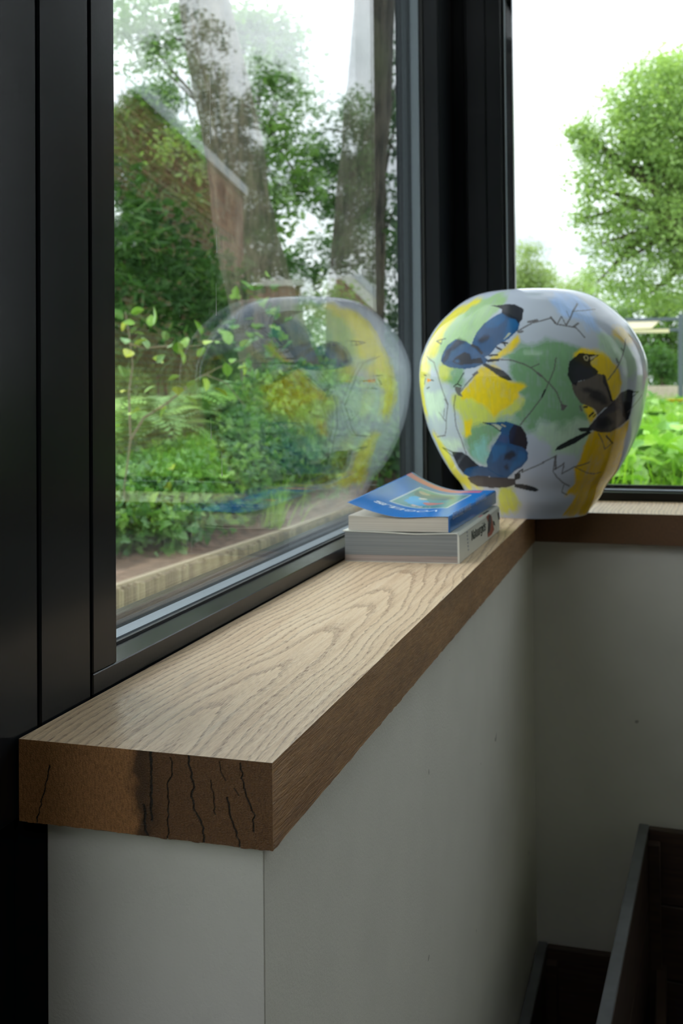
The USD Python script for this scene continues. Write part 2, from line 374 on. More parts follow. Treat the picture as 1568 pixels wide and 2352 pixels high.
# dried drip marks on the left pane
for (px, y0, y1) in ((484, 962, 1008), (509, 1038, 1094), (497, 520, 580), (496, 650, 725), (482, 160, 330)):
    a, b_ = on(px, y0, 0, XF - 0.0333), on(px + 1, y1, 0, XF - 0.0333)
    k = np.linspace(0, 1, 8)[:, None]
    obj('drip_mark', tube(a + (b_ - a) * k, 0.00012 + 0.0004 * np.linspace(0, 1, 8) ** 3, 5), plain_drip if 'plain_drip' in globals() else globals().setdefault('plain_drip', plain('dried_drip', (0.30, 0.31, 0.29), 0.6)), w1)

# ------------------------------------------------------------------ the oak sills
def sill(name, x0, x1, y0, y1, label, cracks=None, long='y', seed=1):
    """A thick board with a grid of real relief on its sawn faces; cracks: polylines (x, z) on the face y = y0."""
    V, F, K = [], [], []
    n = 0
    def put(v, f, k=None):
        nonlocal n
        v = np.asarray(v); V.append(v); F.append(np.asarray(f) + n); K.append(np.zeros(len(v)) if k is None else k); n += len(v)
    def rag(p):
        return (meshkit.fbm(p * 90.0, 3, seed) - 0.5)
    # sawn end
    nx, nz = int((x1 - x0) / 0.0004), int(T / 0.0006)
    if cracks is None: nx, nz = 12, 6
    X, Z = np.meshgrid(np.linspace(x0, x1, nx), np.linspace(-T, 0, nz), indexing='ij')
    dist = np.full(X.shape, 9.0); wid = np.full(X.shape, 0.0005)
    for pts, w in cracks or []:
        ls = LineString(pts); P = shapely.points(X.ravel() + (meshkit.noise(np.stack([Z.ravel() * 350, X.ravel() * 120, X.ravel() * 0], 1), 5) - 0.5) * 0.0016, Z.ravel())
        dd = shapely.distance(ls, P).reshape(X.shape) / (w * 0.62)
        dist = np.minimum(dist, dd)
    k = np.clip(1.5 - dist, 0, 1) if cracks else np.zeros(X.shape)
    edge = np.minimum.reduce([X - x0, x1 - X, Z + T, -Z]); soft = np.clip(edge / 0.002, 0, 1)
    Y = y0 + 0.0004 * np.clip(k, 0, 1) + 0.0006 * soft * rag(np.stack([X, Z, X * 0], -1))
    ragz = np.where(Z <= -T + 1e-9, rag(np.stack([X * 2, X * 0, X * 0 + 3], -1)) * 0.0016, 0)
    put(np.stack([X, Y, Z + ragz], -1).reshape(-1, 3), grid_faces(nx, nz), np.clip(k * 4, 0, 1).ravel())
    # long sawn edge on the room side
    if long == 'y':
        ny = int((y1 - y0) / 0.003); Yv, Z = np.meshgrid(np.linspace(y0, y1, ny), np.linspace(-T, 0, 22), indexing='ij')
        Xv = x1 + 0.0010 * np.clip(-Z / 0.003, 0, 1) * np.clip((Yv - y0) / 0.002, 0, 1) * rag(np.stack([Yv * 0.35, Z * 1.5, Z * 0 + 7], -1))
        rz = np.where(Z <= -T + 1e-9, rag(np.stack([Yv * 1.2, Z * 0, Z * 0 + 3], -1)) * 0.0022, 0)
        put(np.stack([Xv, Yv, Z + rz], -1).reshape(-1, 3), grid_faces(ny, 22))
    else:
        put([(x1, y0, -T), (x1, y1, -T), (x1, y1, 0), (x1, y0, 0)], [(0, 1, 2), (0, 2, 3)])
    for q in ([(x0, y0, 0), (x1, y0, 0), (x1, y1, 0), (x0, y1, 0)], [(x0, y1, -T), (x1, y1, -T), (x1, y0, -T), (x0, y0, -T)], [(x0, y1, 0), (x0, y1, -T), (x0, y0, -T), (x0, y0, 0)], [(x1, y1, 0), (x1, y1, -T), (x0, y1, -T), (x0, y1, 0)]):
        put(q, [(0, 1, 2), (0, 2, 3)])
    kk = np.concatenate(K)
    m = obj(name, trimesh.Trimesh(np.vstack(V), np.vstack(F), process=False), M['oak'], smooth=False, paint=np.repeat(kk[:, None], 3, 1))
    return tag(m, label, 'window sill')


def E(px, py):
    p = on(px, py, 1, 0.0); return (p[0], p[2])


c5 = 680 / 1568
def EC(pts): return [E(a * c5, 1550 + b * c5) for a, b in pts]
CR = [(EC([(800, 405), (803, 560), (800, 720), (806, 770)]), 0.0011), (EC([(765, 690), (768, 780), (780, 862)]), 0.0011), (EC([(905, 440), (912, 520), (890, 580), (895, 680), (888, 800), (893, 880)]), 0.0006),
      (EC([(995, 430), (1010, 520), (1025, 600), (1015, 650), (1040, 740), (1068, 780), (1080, 895)]), 0.0009), (EC([(1115, 560), (1130, 620), (1140, 740)]), 0.0005), (EC([(1275, 470), (1285, 560), (1300, 640), (1345, 740), (1340, 830)]), 0.0007),
      (EC([(1205, 650), (1220, 740), (1250, 830), (1270, 915)]), 0.0008), (EC([(265, 480), (240, 600), (205, 730), (185, 810)]), 0.0006), (EC([(1160, 460), (1175, 520), (1200, 560)]), 0.0004), (EC([(1240, 600), (1262, 640)]), 0.0004)]
sill('oak_sill', -0.0025, W, 0.0, 1.70, 'thick oak window sill on the left with a cracked sawn end towards us', CR)
sill('oak_sill', W + 0.0012, XR, L, 1.70, 'oak window sill on the right, meeting the longer sill behind the vase', None, 'x', 2)

# ------------------------------------------------------------------ the vase
VB = np.array([0.17997, 1.37370, 0.0])
PROFILE = [(0.0965, 0.0), (0.1009, 0.0072), (0.1192, 0.031), (0.1315, 0.0532), (0.1498, 0.0760), (0.1733, 0.1168), (0.1919, 0.1629), (0.2011, 0.2066), (0.2054, 0.2503), (0.2042, 0.271), (0.1955, 0.3004), (0.1764, 0.3362), (0.147, 0.3676), (0.1192, 0.3886), (0.0938, 0.3994), (0.0676, 0.4041), (0.0572, 0.4049)]
VTH = math.atan2(CAM[1] - VB[1], CAM[0] - VB[0])
COL = {'lg': (.36, .55, .27), 'yl': (.78, .70, .07), 'wg': (.62, .76, .64), 'yg': (.56, .60, .10), 'gr': (.18, .345, .18), 'te': (.25, .52, .48), 'pg': (.44, .60, .44), 'ye': (.80, .58, .010), 'yd': (.74, .48, .006), 'oy': (.72, .55, .16), 'bl': (.42, .58, .88),
       'br': (.115, .105, .105), 'bk': (.010, .011, .015), 'nb': (.012, .062, .165), 'mb': (.022, .115, .28), 'db': (.018, .014, .018), 'gy': (.40, .44, .33), 'bn': (.10, .082, .068), 'bd': (.032, .028, .034), 'ta': (.55, .47, .28), 'or': (.85, .27, .03)}
ART = json.loads('''[[0,"lg",2,[-348,3920,-792,3891,-1010,3645,-1124,3308,-1173,3008,-981,2798,-780,2732,-530,3051,-434,3464,-324,3689]],[0,"yl",2,[-811,3902,-1232,3681,-1267,3378,-1319,2989,-1352,2522,-1401,2169,-1389,1698,-1214,1825,-1206,2230,-1054,2630,-953,2796,-948,3136,-904,3547,-705,3793]],[0,"wg",2,[-1135,2231,-807,2261,-905,1754,-1195,1768]],[0,"wg",2,[-1193,1405,-760,1396,-672,1232,-1085,1226]],[0,"yg",2,[-713,2178,-472,2259,-246,2177,-56,2095,-59,1801,-319,1718,-546,1492,-675,1443,-665,1764,-721,1956]],[0,"gr",2,[-259,2873,-113,3030,106,3083,267,2999,446,2912,317,2592,344,2274,451,2005,502,1870,452,1683,297,1526,123,1665,-41,1612,-148,1747,-56,2068,-191,2256,-341,2231,-326,2285,-189,2390,-135,2708]],[0,"gr",2,[-820,2678,-584,2615,-603,2370,-702,2343,-818,2428]],[0,"yg",2,[-869,2876,-698,2619,-798,2400,-896,2513]],[0,"gr",2,[-628,1544,-318,1745,-135,1747,-68,1639,-271,1528,-352,1305,-505,989,-608,1067,-669,1289]],[0,"te",2,[-585,1266,-405,1414,-420,1163,-505,989,-608,1067]],[0,"pg",2,[-27,1626,481,1709,527,1409,494,1106,213,1158,27,1504]],[0,"ye",1,[-481,2503,-407,2663,-295,2660,-188,2416,-34,2334,-126,2229,-114,2122,-197,1989,-315,1800,-423,1988,-509,2124,-629,2068,-619,2233]],[0,"ye",1,[-634,1710,-535,1741,-572,1491,-655,1444]],[0,"ye",1,[-246,2900,-131,3167,-103,3057,-178,2897,-295,2686,-338,2769]],[0,"ye",1,[322,2778,417,2920,557,2939,685,2832,766,2589,826,2345,787,2156,708,2051,608,2375,500,2590]],[0,"yd",1,[1005,1737,1031,1374,1143,997,1412,620,1381,273,1427,32,524,40,592,322,625,407,441,418,519,588,439,885,494,1106,505,1519,576,1556,799,1585]],[0,"ye",1,[408,1953,479,2031,569,1813,501,1654]],[0,"oy",2,[793,3178,1006,3301,1122,3137,1036,2922,884,3042,740,3065]],[0,"pg",2,[626,3215,788,3094,1000,2921,1048,2590,914,2371,738,2751,590,2939]],[0,"bl",2,[212,3819,737,3862,706,3529,643,3173,479,3337,290,3478]],[0,"yl",2,[-1267,1501,-1228,993,-1459,494,-943,480,-680,535,-978,714,-1033,1087,-1132,1497]],[0,"yg",2,[-450,524,-217,566,-218,183,-471,16,-605,21]],[0,"pg",2,[-1099,2860,-862,2848,-911,2626,-1054,2630]],[1,"br",1.3,[-1179,2871,-975,2742,-903,2543,-865,2347,-836,2191,-793,2010,-830,2099,-798,1988,-851,1763,-885,1592,-944,1460,-1131,1417]],[1,"br",1.0,[-871,1719,-946,1871]],[1,"br",1.0,[-880,1803,-855,1931]],[1,"br",1.0,[-1131,1417,-1154,1531]],[1,"br",1.5,[-687,2166,-718,2001,-720,1948,-738,1642,-715,1391,-713,1150]],[1,"br",1.2,[-634,2217,-564,2356,-473,2519]],[0,"br",0,[-502,2520,-452,2581,-435,2543,-487,2488]],[0,"br",0,[-686,2320,-612,2306,-634,2217,-607,2134,-662,2166,-686,2243]],[1,"bk",1.2,[-583,2547,-659,2358]],[1,"bk",1.4,[-699,2320,-659,2364,-616,2325]],[1,"br",1.4,[-263,2757,-157,2747,-67,2682,-70,2689,-7,2614,56,2520,139,2359,198,2213,240,2026,239,2048,247,1920]],[1,"br",1.3,[195,2769,178,2584,132,2359,87,2148,35,2003,-10,1886,-101,1672]],[1,"br",1.2,[-7,2614,58,2679]],[1,"bk",1.6,[107,2254,81,2135]],[1,"br",2.2,[47,2520,78,2480]],[0,"br",0,[239,2023,292,1983,261,1900,241,1907]],[1,"br",1.5,[-125,3226,40,3401,20,3372,196,3453,238,3340,327,3311,418,3283,479,3118]],[1,"br",1.6,[329,3325,456,3569,589,3720]],[1,"br",1.2,[247,3353,307,3481,324,3339]],[1,"br",1.1,[385,3582,385,3466]],[1,"br",0.9,[456,3569,796,3625]],[1,"br",2.6,[-25,3388,60,3420]],[1,"br",2.0,[397,3297,457,3354]],[1,"br",2.6,[197,3460,226,3368]],[1,"br",2.4,[-111,3212,-78,3224]],[1,"br",1.6,[657,2404,768,2632,872,2878,979,3104]],[1,"br",2.5,[859,2933,876,2892]],[1,"br",2.5,[762,2753,772,2699]],[1,"br",1.3,[-116,856,109,1027,97,1029,230,1148,214,1041,218,864,272,766,358,663,465,593]],[1,"br",1.6,[228,905,292,971,320,1017,317,827,433,938,604,1010]],[1,"br",0.9,[451,937,610,832,732,802,848,826]],[1,"br",1.2,[382,619,386,490,470,438]],[1,"br",2.6,[216,1135,239,918]],[0,"nb",0,[-308,3564,-359,3527,-468,3388,-518,3235,-537,3055,-492,2937,-409,2794,-350,2829,-287,3004,-199,3101,-119,3251,-106,3380,-160,3475,-239,3546]],[0,"mb",1,[-347,3513,-275,3522,-241,3387,-317,3274,-431,3281,-465,3375]],[0,"mb",1,[-223,3425,-135,3434,-120,3290,-189,3164,-251,3065]],[0,"bk",0,[-515,3708,-364,3707,-291,3720,-188,3707,-103,3648,-77,3613,-86,3512,-87,3432,-119,3355,-149,3435,-229,3479,-275,3522,-317,3565,-321,3619,-378,3661,-457,3694]],[0,"bk",1,[-483,3116,-429,3164,-363,3135,-373,3046,-450,3031]],[0,"gy",0,[-246,3091,-199,3216,-180,3190,-233,3103]],[0,"nb",0,[-870,2763,-865,2907,-831,3035,-743,3134,-606,3085,-531,3016,-435,2871,-361,2767,-379,2705,-474,2633,-576,2608,-725,2635,-822,2696]],[0,"bk",1,[-864,2763,-854,2932,-788,3032,-708,3144,-604,3072,-662,3011,-759,2940,-795,2786,-834,2723]],[0,"bk",0,[-720,2744,-669,2831,-596,2905,-536,2863,-514,2773,-423,2795,-399,2705,-503,2697,-625,2678,-675,2703]],[0,"mb",1,[-694,2743,-646,2779,-634,2715,-666,2703]],[1,"bk",3,[-531,3016,-481,2975,-421,2870]],[1,"bk",1.1,[-893,3158,-1053,3124,-932,3062]],[1,"bk",1.0,[-954,3149,-933,3082]],[0,"bk",0,[-380,2761,-264,2776,-263,2732,-359,2714]],[0,"bk",0,[-409,2681,-379,2705,-313,2640,-218,2562,-182,2499,-159,2418,-189,2410,-262,2476,-338,2591]],[1,"bk",2.2,[-292,2966,-250,2926]],[1,"bk",2.2,[-250,3046,-206,3032]],[1,"bk",1.5,[-230,3039,-221,2988]],[1,"bk",2,[-350,2829,-279,2839]],[0,"or",0,[-1101,2465,-992,2429,-1103,2396]],[1,"bk",1.6,[-1134,2462,-1176,2362]],[1,"bk",1.2,[-1020,2437,-972,2426]],[1,"bk",1.2,[-1127,2281,-1063,2308]],[1,"bk",1,[-1185,2529,-1114,2508]],[0,"bn",0,[323,2343,377,2381,455,2420,552,2512,606,2485,659,2337,715,2093,740,1985,627,1935,599,1855,514,1939,406,2022,353,2156,327,2263]],[0,"bn",0,[454,2082,523,1977,575,1819,643,1947,714,2048,632,2154,480,2158]],[0,"bk",0,[306,2714,349,2780,404,2854,468,2840,591,2827,538,2779,489,2706,494,2646,561,2545,544,2499,455,2420,377,2388,364,2315,323,2343,286,2476,299,2661]],[0,"ta",0,[488,2790,562,2820,522,2766,491,2733]],[1,"ta",0.9,[435,2793,458,2813,474,2779,460,2733,439,2746,435,2793]],[0,"bk",1,[400,2262,479,2287,580,2244,633,2149,657,2014,541,2032,477,2113,497,2166,430,2194]],[0,"bk",0,[607,2505,631,2471,661,2283,732,2039,699,2053,644,2270,603,2378]],[1,"bk",2,[437,1953,465,1959]],[1,"bk",2.4,[495,1809,530,1860]],[1,"bk",1.6,[534,1795,555,1827]],[1,"br",2.4,[401,1967,417,1902]],[0,"bd",0,[489,1601,586,1813,744,2076,971,2014,990,1738,862,1608,749,1519,615,1527]],[0,"bn",1,[670,1836,794,1939,881,1772,834,1638,744,1547,687,1673]],[0,"bk",0,[754,2076,815,2196,911,2240,989,2219,1001,2041,993,1793,957,1699,876,1799,844,1965]],[0,"bk",1,[576,1732,691,1808,765,1669,663,1565,571,1597]],[0,"bk",0,[396,1604,503,1622,542,1558,431,1544]],[0,"bk",0,[213,1236,228,1304,334,1416,509,1559,537,1531,402,1359,255,1240]],[1,"bk",1.2,[965,2192,1100,2203,988,2110]],[1,"br",1.3,[616,1513,752,1235,826,1335,719,1466]],[1,"bk",1.6,[716,1458,840,1328]],[1,"br",1.1,[942,1851,1192,2145]],[0,"nb",0,[-431,1708,-333,1710,-217,1725,-149,1685,-94,1645,-55,1523,-42,1373,-57,1249,-41,1194,-49,1082,-110,955,-212,853,-288,756,-392,765,-496,881,-491,1024,-412,1211,-355,1339,-304,1465,-275,1534,-289,1575,-344,1642]],[0,"db",0,[-203,1549,-156,1685,-94,1645,-55,1523,-42,1359,-59,1246,-97,1304,-214,1357]],[0,"mb",1,[-128,1276,-47,1194,-57,1082,-135,955,-253,808,-250,908,-154,1053]],[0,"mb",1,[-368,1297,-253,1342,-281,1189,-409,1043,-446,1041]],[0,"bk",1,[-273,1189,-191,1233,-157,1150,-220,1051,-294,1062]],[0,"bk",1,[-324,948,-250,993,-278,893]],[0,"gy",0,[-371,1689,-298,1677,-264,1630,-282,1575,-322,1629]],[1,"bk",1.0,[-431,1705,-343,1655,-282,1561]],[1,"ta",1.2,[-262,1671,-234,1644]],[0,"bk",0,[-943,1174,-775,1174,-698,1123,-640,1013,-593,946,-625,907,-828,860,-927,770,-954,884,-951,1072]],[0,"nb",0,[-825,868,-613,951,-495,931,-418,828,-297,756,-403,720,-538,762,-666,730,-840,713,-936,769]],[0,"bd",0,[-900,699,-675,766,-499,751,-205,745,-208,633,-344,566,-590,546,-816,558,-908,608]],[0,"bk",0,[-222,640,-94,633,13,596,72,541,34,509,-92,536,-234,579]],[1,"bk",1.2,[-923,1168,-1122,1229,-960,1086]],[0,"bk",0,[-201,825,-133,848,-141,740,-209,715]],[1,"bk",1.4,[-169,840,-104,913,-116,856]]]''')


def vase_paint(th, z):
    """Glaze colours at angle th (0 faces the room) and height z."""
    x = th * 200.0                                 # millimetres round the belly
    y = z * 1000.0
    q = np.stack([x, y, 0 * x], -1)
    wob = np.stack([meshkit.fbm(q / 26.0, 4, 3) - .5, meshkit.fbm(q / 26.0, 4, 9) - .5], -1)
    streak = 0.5 * meshkit.fbm(np.stack([x / 2.4, y / 30.0, 0 * x], -1), 3, 5) + 0.5 * meshkit.fbm(q / 9.0, 3, 15)
    cloud = meshkit.fbm(q / 60.0, 3, 11)
    col = np.empty(x.shape + (3,)); base = np.array([.49, .54, .63])
    col[:] = base * (0.93 + 0.12 * cloud[..., None])
    for kind, c, w, flat in ART:
        pts = np.array(flat, float).reshape(-1, 2) * (0.2, 0.1)
        c = np.array(COL[c])
        if kind == 1:
            shape = LineString(pts).buffer(w * 0.70 + 0.22)
        else:
            shape = Polygon(pts).buffer(0)
        soft = w if kind == 0 else 0
        grow = (14, 9, 14)[soft] if kind == 0 else 3
        x0, y0, x1, y1 = shape.bounds
        sel = (x > x0 - grow) & (x < x1 + grow) & (y > y0 - grow) & (y < y1 + grow)
        if not sel.any(): continue
        xs, ys, wb, st = x[sel], y[sel], wob[sel], streak[sel]
        if kind == 1:
            a = shapely.contains_xy(shape, xs + wb[:, 0] * 1.5, ys + wb[:, 1] * 1.5).astype(float) * (0.95 if c.sum() < 0.2 else 0.82)
        elif soft == 0:
            a = shapely.contains_xy(shape, xs + wb[:, 0] * 2, ys + wb[:, 1] * 2).astype(float) * 0.97
            c = c * (0.8 + 0.5 * st[:, None])
        else:
            amp = 14.0 if soft == 1 else 30.0
            d = np.zeros(len(xs))
            offs = [(0, 0), (2.2, .6), (-2.2, -.6), (.4, 3), (-.4, -3)] if soft == 1 else [(0, 0), (5, 1.5), (-5, -1.5), (1, 6), (-1, -6), (3.5, -4), (-3.5, 4)]
            for ox, oy in offs:
                d += shapely.contains_xy(shape, xs + wb[:, 0] * amp + ox, ys + wb[:, 1] * amp + oy)
            a = d / len(offs) * np.clip(0.55 + 0.85 * st, 0.5, 0.98)
            if soft == 1 and c.sum() < 1.0: a = a * 0.9
            c = c * (0.85 + 0.3 * st[:, None])
        col[sel] = col[sel] * (1 - a[:, None]) + c * a[:, None]
    return np.clip(col, 0.004, 0.95)


def make_vase():
    rz = np.array(PROFILE); f = PchipInterpolator(rz[:, 1], rz[:, 0])
    s = np.linspace(0, 1, 400); z = rz[-1, 1] * (1 - (1 - s) ** 1.25)
    r = f(z)
    th = np.concatenate([np.linspace(-1.85, 1.85, 620), np.linspace(1.85, 2 * np.pi - 1.85, 142)[1:-1]])
    TH, Z = np.meshgrid(th, z, indexing='ij'); R = np.broadcast_to(r, TH.shape)
    v = np.stack([VB[0] + R * np.cos(TH + VTH), VB[1] + R * np.sin(TH + VTH), Z], -1).reshape(-1, 3)
    fc = np.vstack([grid_faces(len(th), len(z)), ])
    j = np.arange(len(z) - 1); a = (len(th) - 1) * len(z) + j; b = a + 1
    fc = np.vstack([fc, np.stack([a, b, j + 1], 1)[:, [0, 2, 1]], np.stack([a, j + 1, j], 1)[:, [0, 2, 1]]])
    if trimesh.Trimesh(v, fc[:4000], process=False).face_normals.dot([0, 0, 1]).mean() > 9: pass
    art_th = np.where(TH > np.pi / 2 + 0.28, TH - np.pi, TH)         # the far side carries the same birds again
    paint = vase_paint(art_th, Z).reshape(-1, 3)
    m = trimesh.Trimesh(v, fc, process=False)
    c = m.triangles_center - np.array([VB[0], VB[1], 0.2])
    if (np.einsum('ij,ij->i', c, m.face_normals) < 0).mean() > 0.5: m.invert()
    t = thing('vase', 'large round glazed vase painted with blue and black birds, standing in the window corner', 'vase')
    obj('body', m, M['glaze'], t, smooth=True, paint=paint)
    # rolled rim and inside wall
    prof = [(0.0572, 0.4049), (0.0552, 0.4052), (0.0535, 0.4040), (0.0545, 0.3995), (0.115, 0.385), (0.185, 0.318), (0.197, 0.25), (0.165, 0.11), (0.092, 0.012), (0.0, 0.010)]
    lin = trimesh.creation.revolve(np.array(prof), sections=96); lin.apply_translation(VB)
    obj('inner_wall', lin, M['inside'], t, smooth=40)
    foot = trimesh.creation.revolve(np.array([(0.0, 0.0022), (0.088, 0.0022), (0.0895, 0.0002), (0.0965, 0.0002), (0.0965, 0.0004)]), sections=96); foot.apply_translation(VB)
    obj('foot_ring', foot, M['inside'], t, smooth=40)


make_vase()

# ------------------------------------------------------------------ the two books
M['paper'] = (lambda g: g.done('page_edges_grey', g.principled(g.ramp(g.noise(g.scaled(g.pos(), (3, 3, 900)), 1.0, 3.0), [(0.3, (0.19, 0.205, 0.21)), (0.7, (0.30, 0.315, 0.315))]), 0.8)))(NG())
M['paper_pink'] = (lambda g: g.done('page_edges_pink', g.principled(g.ramp(g.noise(g.scaled(g.pos(), (12, 12, 900)), 1.0, 3.0), [(0.3, (0.36, 0.30, 0.27)), (0.7, (0.50, 0.42, 0.38))]), 0.8)))(NG())
M['cream'] = (lambda g: g.done('page_edges_cream', g.principled(g.ramp(g.noise(g.scaled(g.pos(), (3, 3, 1100)), 1.0, 3.0), [(0.3, (0.50, 0.46, 0.40)), (0.7, (0.70, 0.66, 0.59))]), 0.8)))(NG())
M['card'] = plain('white_card_cover', (0.72, 0.73, 0.66), 0.35)
M['blue_card'] = plain('blue_card_cover', (0.010, 0.115, 0.36), 0.2)
M['ink_green'] = plain('ink_dark_green', (0.02, 0.045, 0.035), 0.5)
M['ink_pale'] = plain('ink_pale_blue', (0.34, 0.40, 0.52), 0.5)
M['ink_red'] = plain('ink_rust', (0.35, 0.07, 0.03), 0.5)
M['ink_pink'] = plain('ink_pink', (0.75, 0.28, 0.26), 0.5)
M['ink_black'] = plain('ink_black', (0.02, 0.02, 0.02), 0.5)
M['ink_white'] = plain('ink_white', (0.85, 0.9, 0.95), 0.4)


def frame_of(nl, nr, fr):
    """Book frame: a runs along the near edge, b along the spine (near to far)."""
    a = (nr - nl); wa = np.linalg.norm(a); a /= wa
    b = fr - nr; b -= a * 0; lb = np.linalg.norm(b); b /= lb
    return a, b, wa, lb


def slab(nl, a, b, wa, lb, z0, top, n=48, m=20, ins=0.0, a0=0.0, a1=1.0):
    """A block on the book's footprint; top(u, v) gives the height of its upper face."""
    u = np.linspace(a0 * wa + 0, a1 * wa - 0, n); v = np.linspace(ins, lb - ins, m)
    U, V = np.meshgrid(u, v, indexing='ij')
    P = nl[None, None] + U[..., None] * a + V[..., None] * b
    up = P.copy(); up[..., 2] = top(U / wa, V / lb)
    lo = P.copy(); lo[..., 2] = z0 if np.isscalar(z0) else z0(U / wa, V / lb)
    va = np.concatenate([up.reshape(-1, 3), lo.reshape(-1, 3)]); N = n * m
    f = [grid_faces(n, m), grid_faces(n, m)[:, ::-1] + N]
    for idx in ([i * m for i in range(n)], [i * m + m - 1 for i in range(n)][::-1], [j for j in range(m)][::-1], [(n - 1) * m + j for j in range(m)]):
        idx = np.array(idx); p, q = idx[:-1], idx[1:]
        f += [np.stack([p, q, q + N], 1), np.stack([p, q + N, p + N], 1)]
    t = trimesh.Trimesh(va, np.vstack(f), process=False)
    t.fix_normals()
    return t


def lettering(text, height, origin, right, up, out, mat, parent, bold=False, width=None, depth=0.00025):
    m = meshkit.text_mesh(text, height, depth, bold)
    if width: m.vertices[:, 0] *= width / m.bounds[1][0]
    v = m.vertices
    m.vertices = origin + v[:, :1] * right + v[:, 1:2] * up + v[:, 2:] * out
    if np.dot(np.cross(right, up), out) < 0: m.invert()
    return obj('lettering', m, mat, parent)


# lower book: thick white field guide
H1 = 0.0400
nl, nr = on(792, 1289, 2, 0.0), on(1055, 1295, 2, 0.0)
fr = on(1147, 1218.5, 2, 0.0)
a, b, wa, lb = frame_of(nl, nr, fr)
o1 = np.cross(a, [0, 0, 1.0]); out = np.array([a[0], a[1], 0])
sp_out = np.cross(b, [0, 0, 1.0])
sag = lambda u, v: H1 + 0.0012 * (1 - u) ** 2 - 0.0018 * np.exp(-((u - 0.62) / 0.22) ** 2) * (1 - 0.6 * v) - 0.0035 * np.clip((u - 0.975) / 0.025, 0, 1) ** 2
t = thing('field_guide', 'thick white paperback field guide with grey page edges, lower of the two books', 'book', group=None)
obj('page_block', slab(nl, a, b, wa, lb, 0.0092, lambda u, v: sag(u, v) - 0.0016, ins=0.0006, a1=0.985), M['paper'], t, smooth=30)
obj('lower_page_block', slab(nl, a, b, wa, lb, 0.0008, lambda u, v: 0.0090 + 0 * u, ins=0.0004, a1=0.985), M['paper_pink'], t, smooth=30, label='pinkish lower band of the page edges')
obj('front_cover', slab(nl - 0.003 * a, a, b, wa + 0.003, lb, lambda u, v: sag(u, v) - 0.0012, sag), M['card'], t, smooth=30)
obj('back_cover', slab(nl, a, b, wa, lb, 0.0, lambda u, v: 0.0007 + 0 * u), M['card'], t, smooth=30)
s = obj('spine', slab(nl, a, b, wa, lb, 0.0, lambda u, v: np.minimum(sag(u, v) - 0.0002, H1), a0=0.984, a1=1.0, n=8), M['card'], t, smooth=30)
z = np.array([0, 0, 1.0])


def spine_pt(px, py):                     # a pixel of the reference view carried to the lower book's spine
    d = ray(px, py); n = sp_out; k = np.dot(nr - CAM, n) / np.dot(d, n); p = CAM + k * d
    return np.dot(p - nr, b), p[2]


SO = nr + sp_out * 0.0003
s0, z0_ = spine_pt(1082, 1243); s1, _ = spine_pt(1114, 1210)
s1b, zt = spine_pt(1078, 1221)
lettering('Natuurgids', 0.0135, SO + b * s0 + z * (z0_ + 0.0005), b, z, sp_out, M['ink_green'], s, False, width=(s1 - s0) * 1.02)


def spine_patch(name, pix, mat, off=0.0003):
    q = [spine_pt(*p) for p in pix]
    pg = trimesh.creation.extrude_polygon(Polygon(q).buffer(0), 0.0002, engine='earcut')
    v = pg.vertices; pg.vertices = nr + sp_out * off + v[:, :1] * b + v[:, 1:2] * z + v[:, 2:] * sp_out
    if np.dot(np.cross(b, z), sp_out) < 0: pg.invert()
    return obj(name, pg, mat, s)


spine_patch('bird_picture', [(1116, 1187), (1122, 1180), (1128, 1186), (1131, 1205), (1134, 1216), (1128, 1228), (1120, 1234), (1119, 1225), (1123, 1205)], M['ink_red'])
spine_patch('bird_picture', [(1121, 1184), (1126, 1182), (1127, 1200), (1124, 1220), (1119, 1226), (1120, 1204)], M['ink_black'], 0.0006)
spine_patch('bird_picture', [(1131, 1196), (1134, 1198), (1136, 1207), (1132, 1206)], M['ink_green'], 0.0006)
spine_patch('dark_bar', [(1142, 1178), (1145, 1176), (1147, 1192), (1144, 1194)], M['ink_black'])
for k, yy in enumerate((1221, 1229, 1237, 1245, 1253, 1261)):
    spine_patch('small_print', [(1071 + k * .6, yy), (1073 + k * .6, yy - 1.5), (1073.4 + k * .6, yy + 2.5), (1071.4 + k * .6, yy + 4)], M['alu'])
# print on the front cover next to the spine
for px0, px1, mm in ((1089, 1097, 'ink_pink'), (1100, 1106, 'ink_black'), (1107, 1112, 'ink_black')):
    u0, u1 = (np.dot(on(p, 1185 - (p - 1093) * 0.62, 2, H1) - nr, b) for p in (px0, px1))
    q = slab(nl, a, b, wa, lb, H1 - 0.0008, lambda u, v: sag(u, v) + 0.0002, n=6, m=4, a0=0.955, a1=0.978)
    v = q.vertices; along = (v - nr) @ b; v += np.outer(u0 + (along - along.min()) / np.ptp(along) * (u1 - u0) - along, b); q.vertices = v
    obj('cover_print', q, M[mm], s if False else t)

# upper book: blue paperback with a curling cover
Z2 = H1 + 0.0016
nl2, nr2 = on(800, 1217, 2, Z2), on(1033, 1221, 2, Z2)
fr2 = on(1139, 1154, 2, Z2)
a2, b2, wa2, lb2 = frame_of(nl2, nr2, fr2)
H2 = 0.0200
sp2 = np.cross(b2, [0, 0, 1.0])
wave = lambda u, v: Z2 + H2 - 0.0016 - 0.0030 * np.exp(-((u - 0.50) / 0.26) ** 2) - 0.0042 * np.clip((u - 0.975) / 0.025, 0, 1) ** 2 + 0.001 * (1 - u) ** 4
und = lambda u, v: np.maximum(sag(np.clip(u, 0, 1), v) + 0.0004, Z2 - 0.0012)
curl = lambda u, v: wave(np.minimum(u, 0.975), v) + 0.0012 + np.clip(0.62 - u, 0, 1) ** 2 * (0.042 + 0.030 * v) + 0.0022 * np.exp(-((u - 0.5) / 0.3) ** 2) * (0.4 + 0.6 * v) - 0.0030 * np.clip((u - 0.982) / 0.018, 0, 1) ** 2
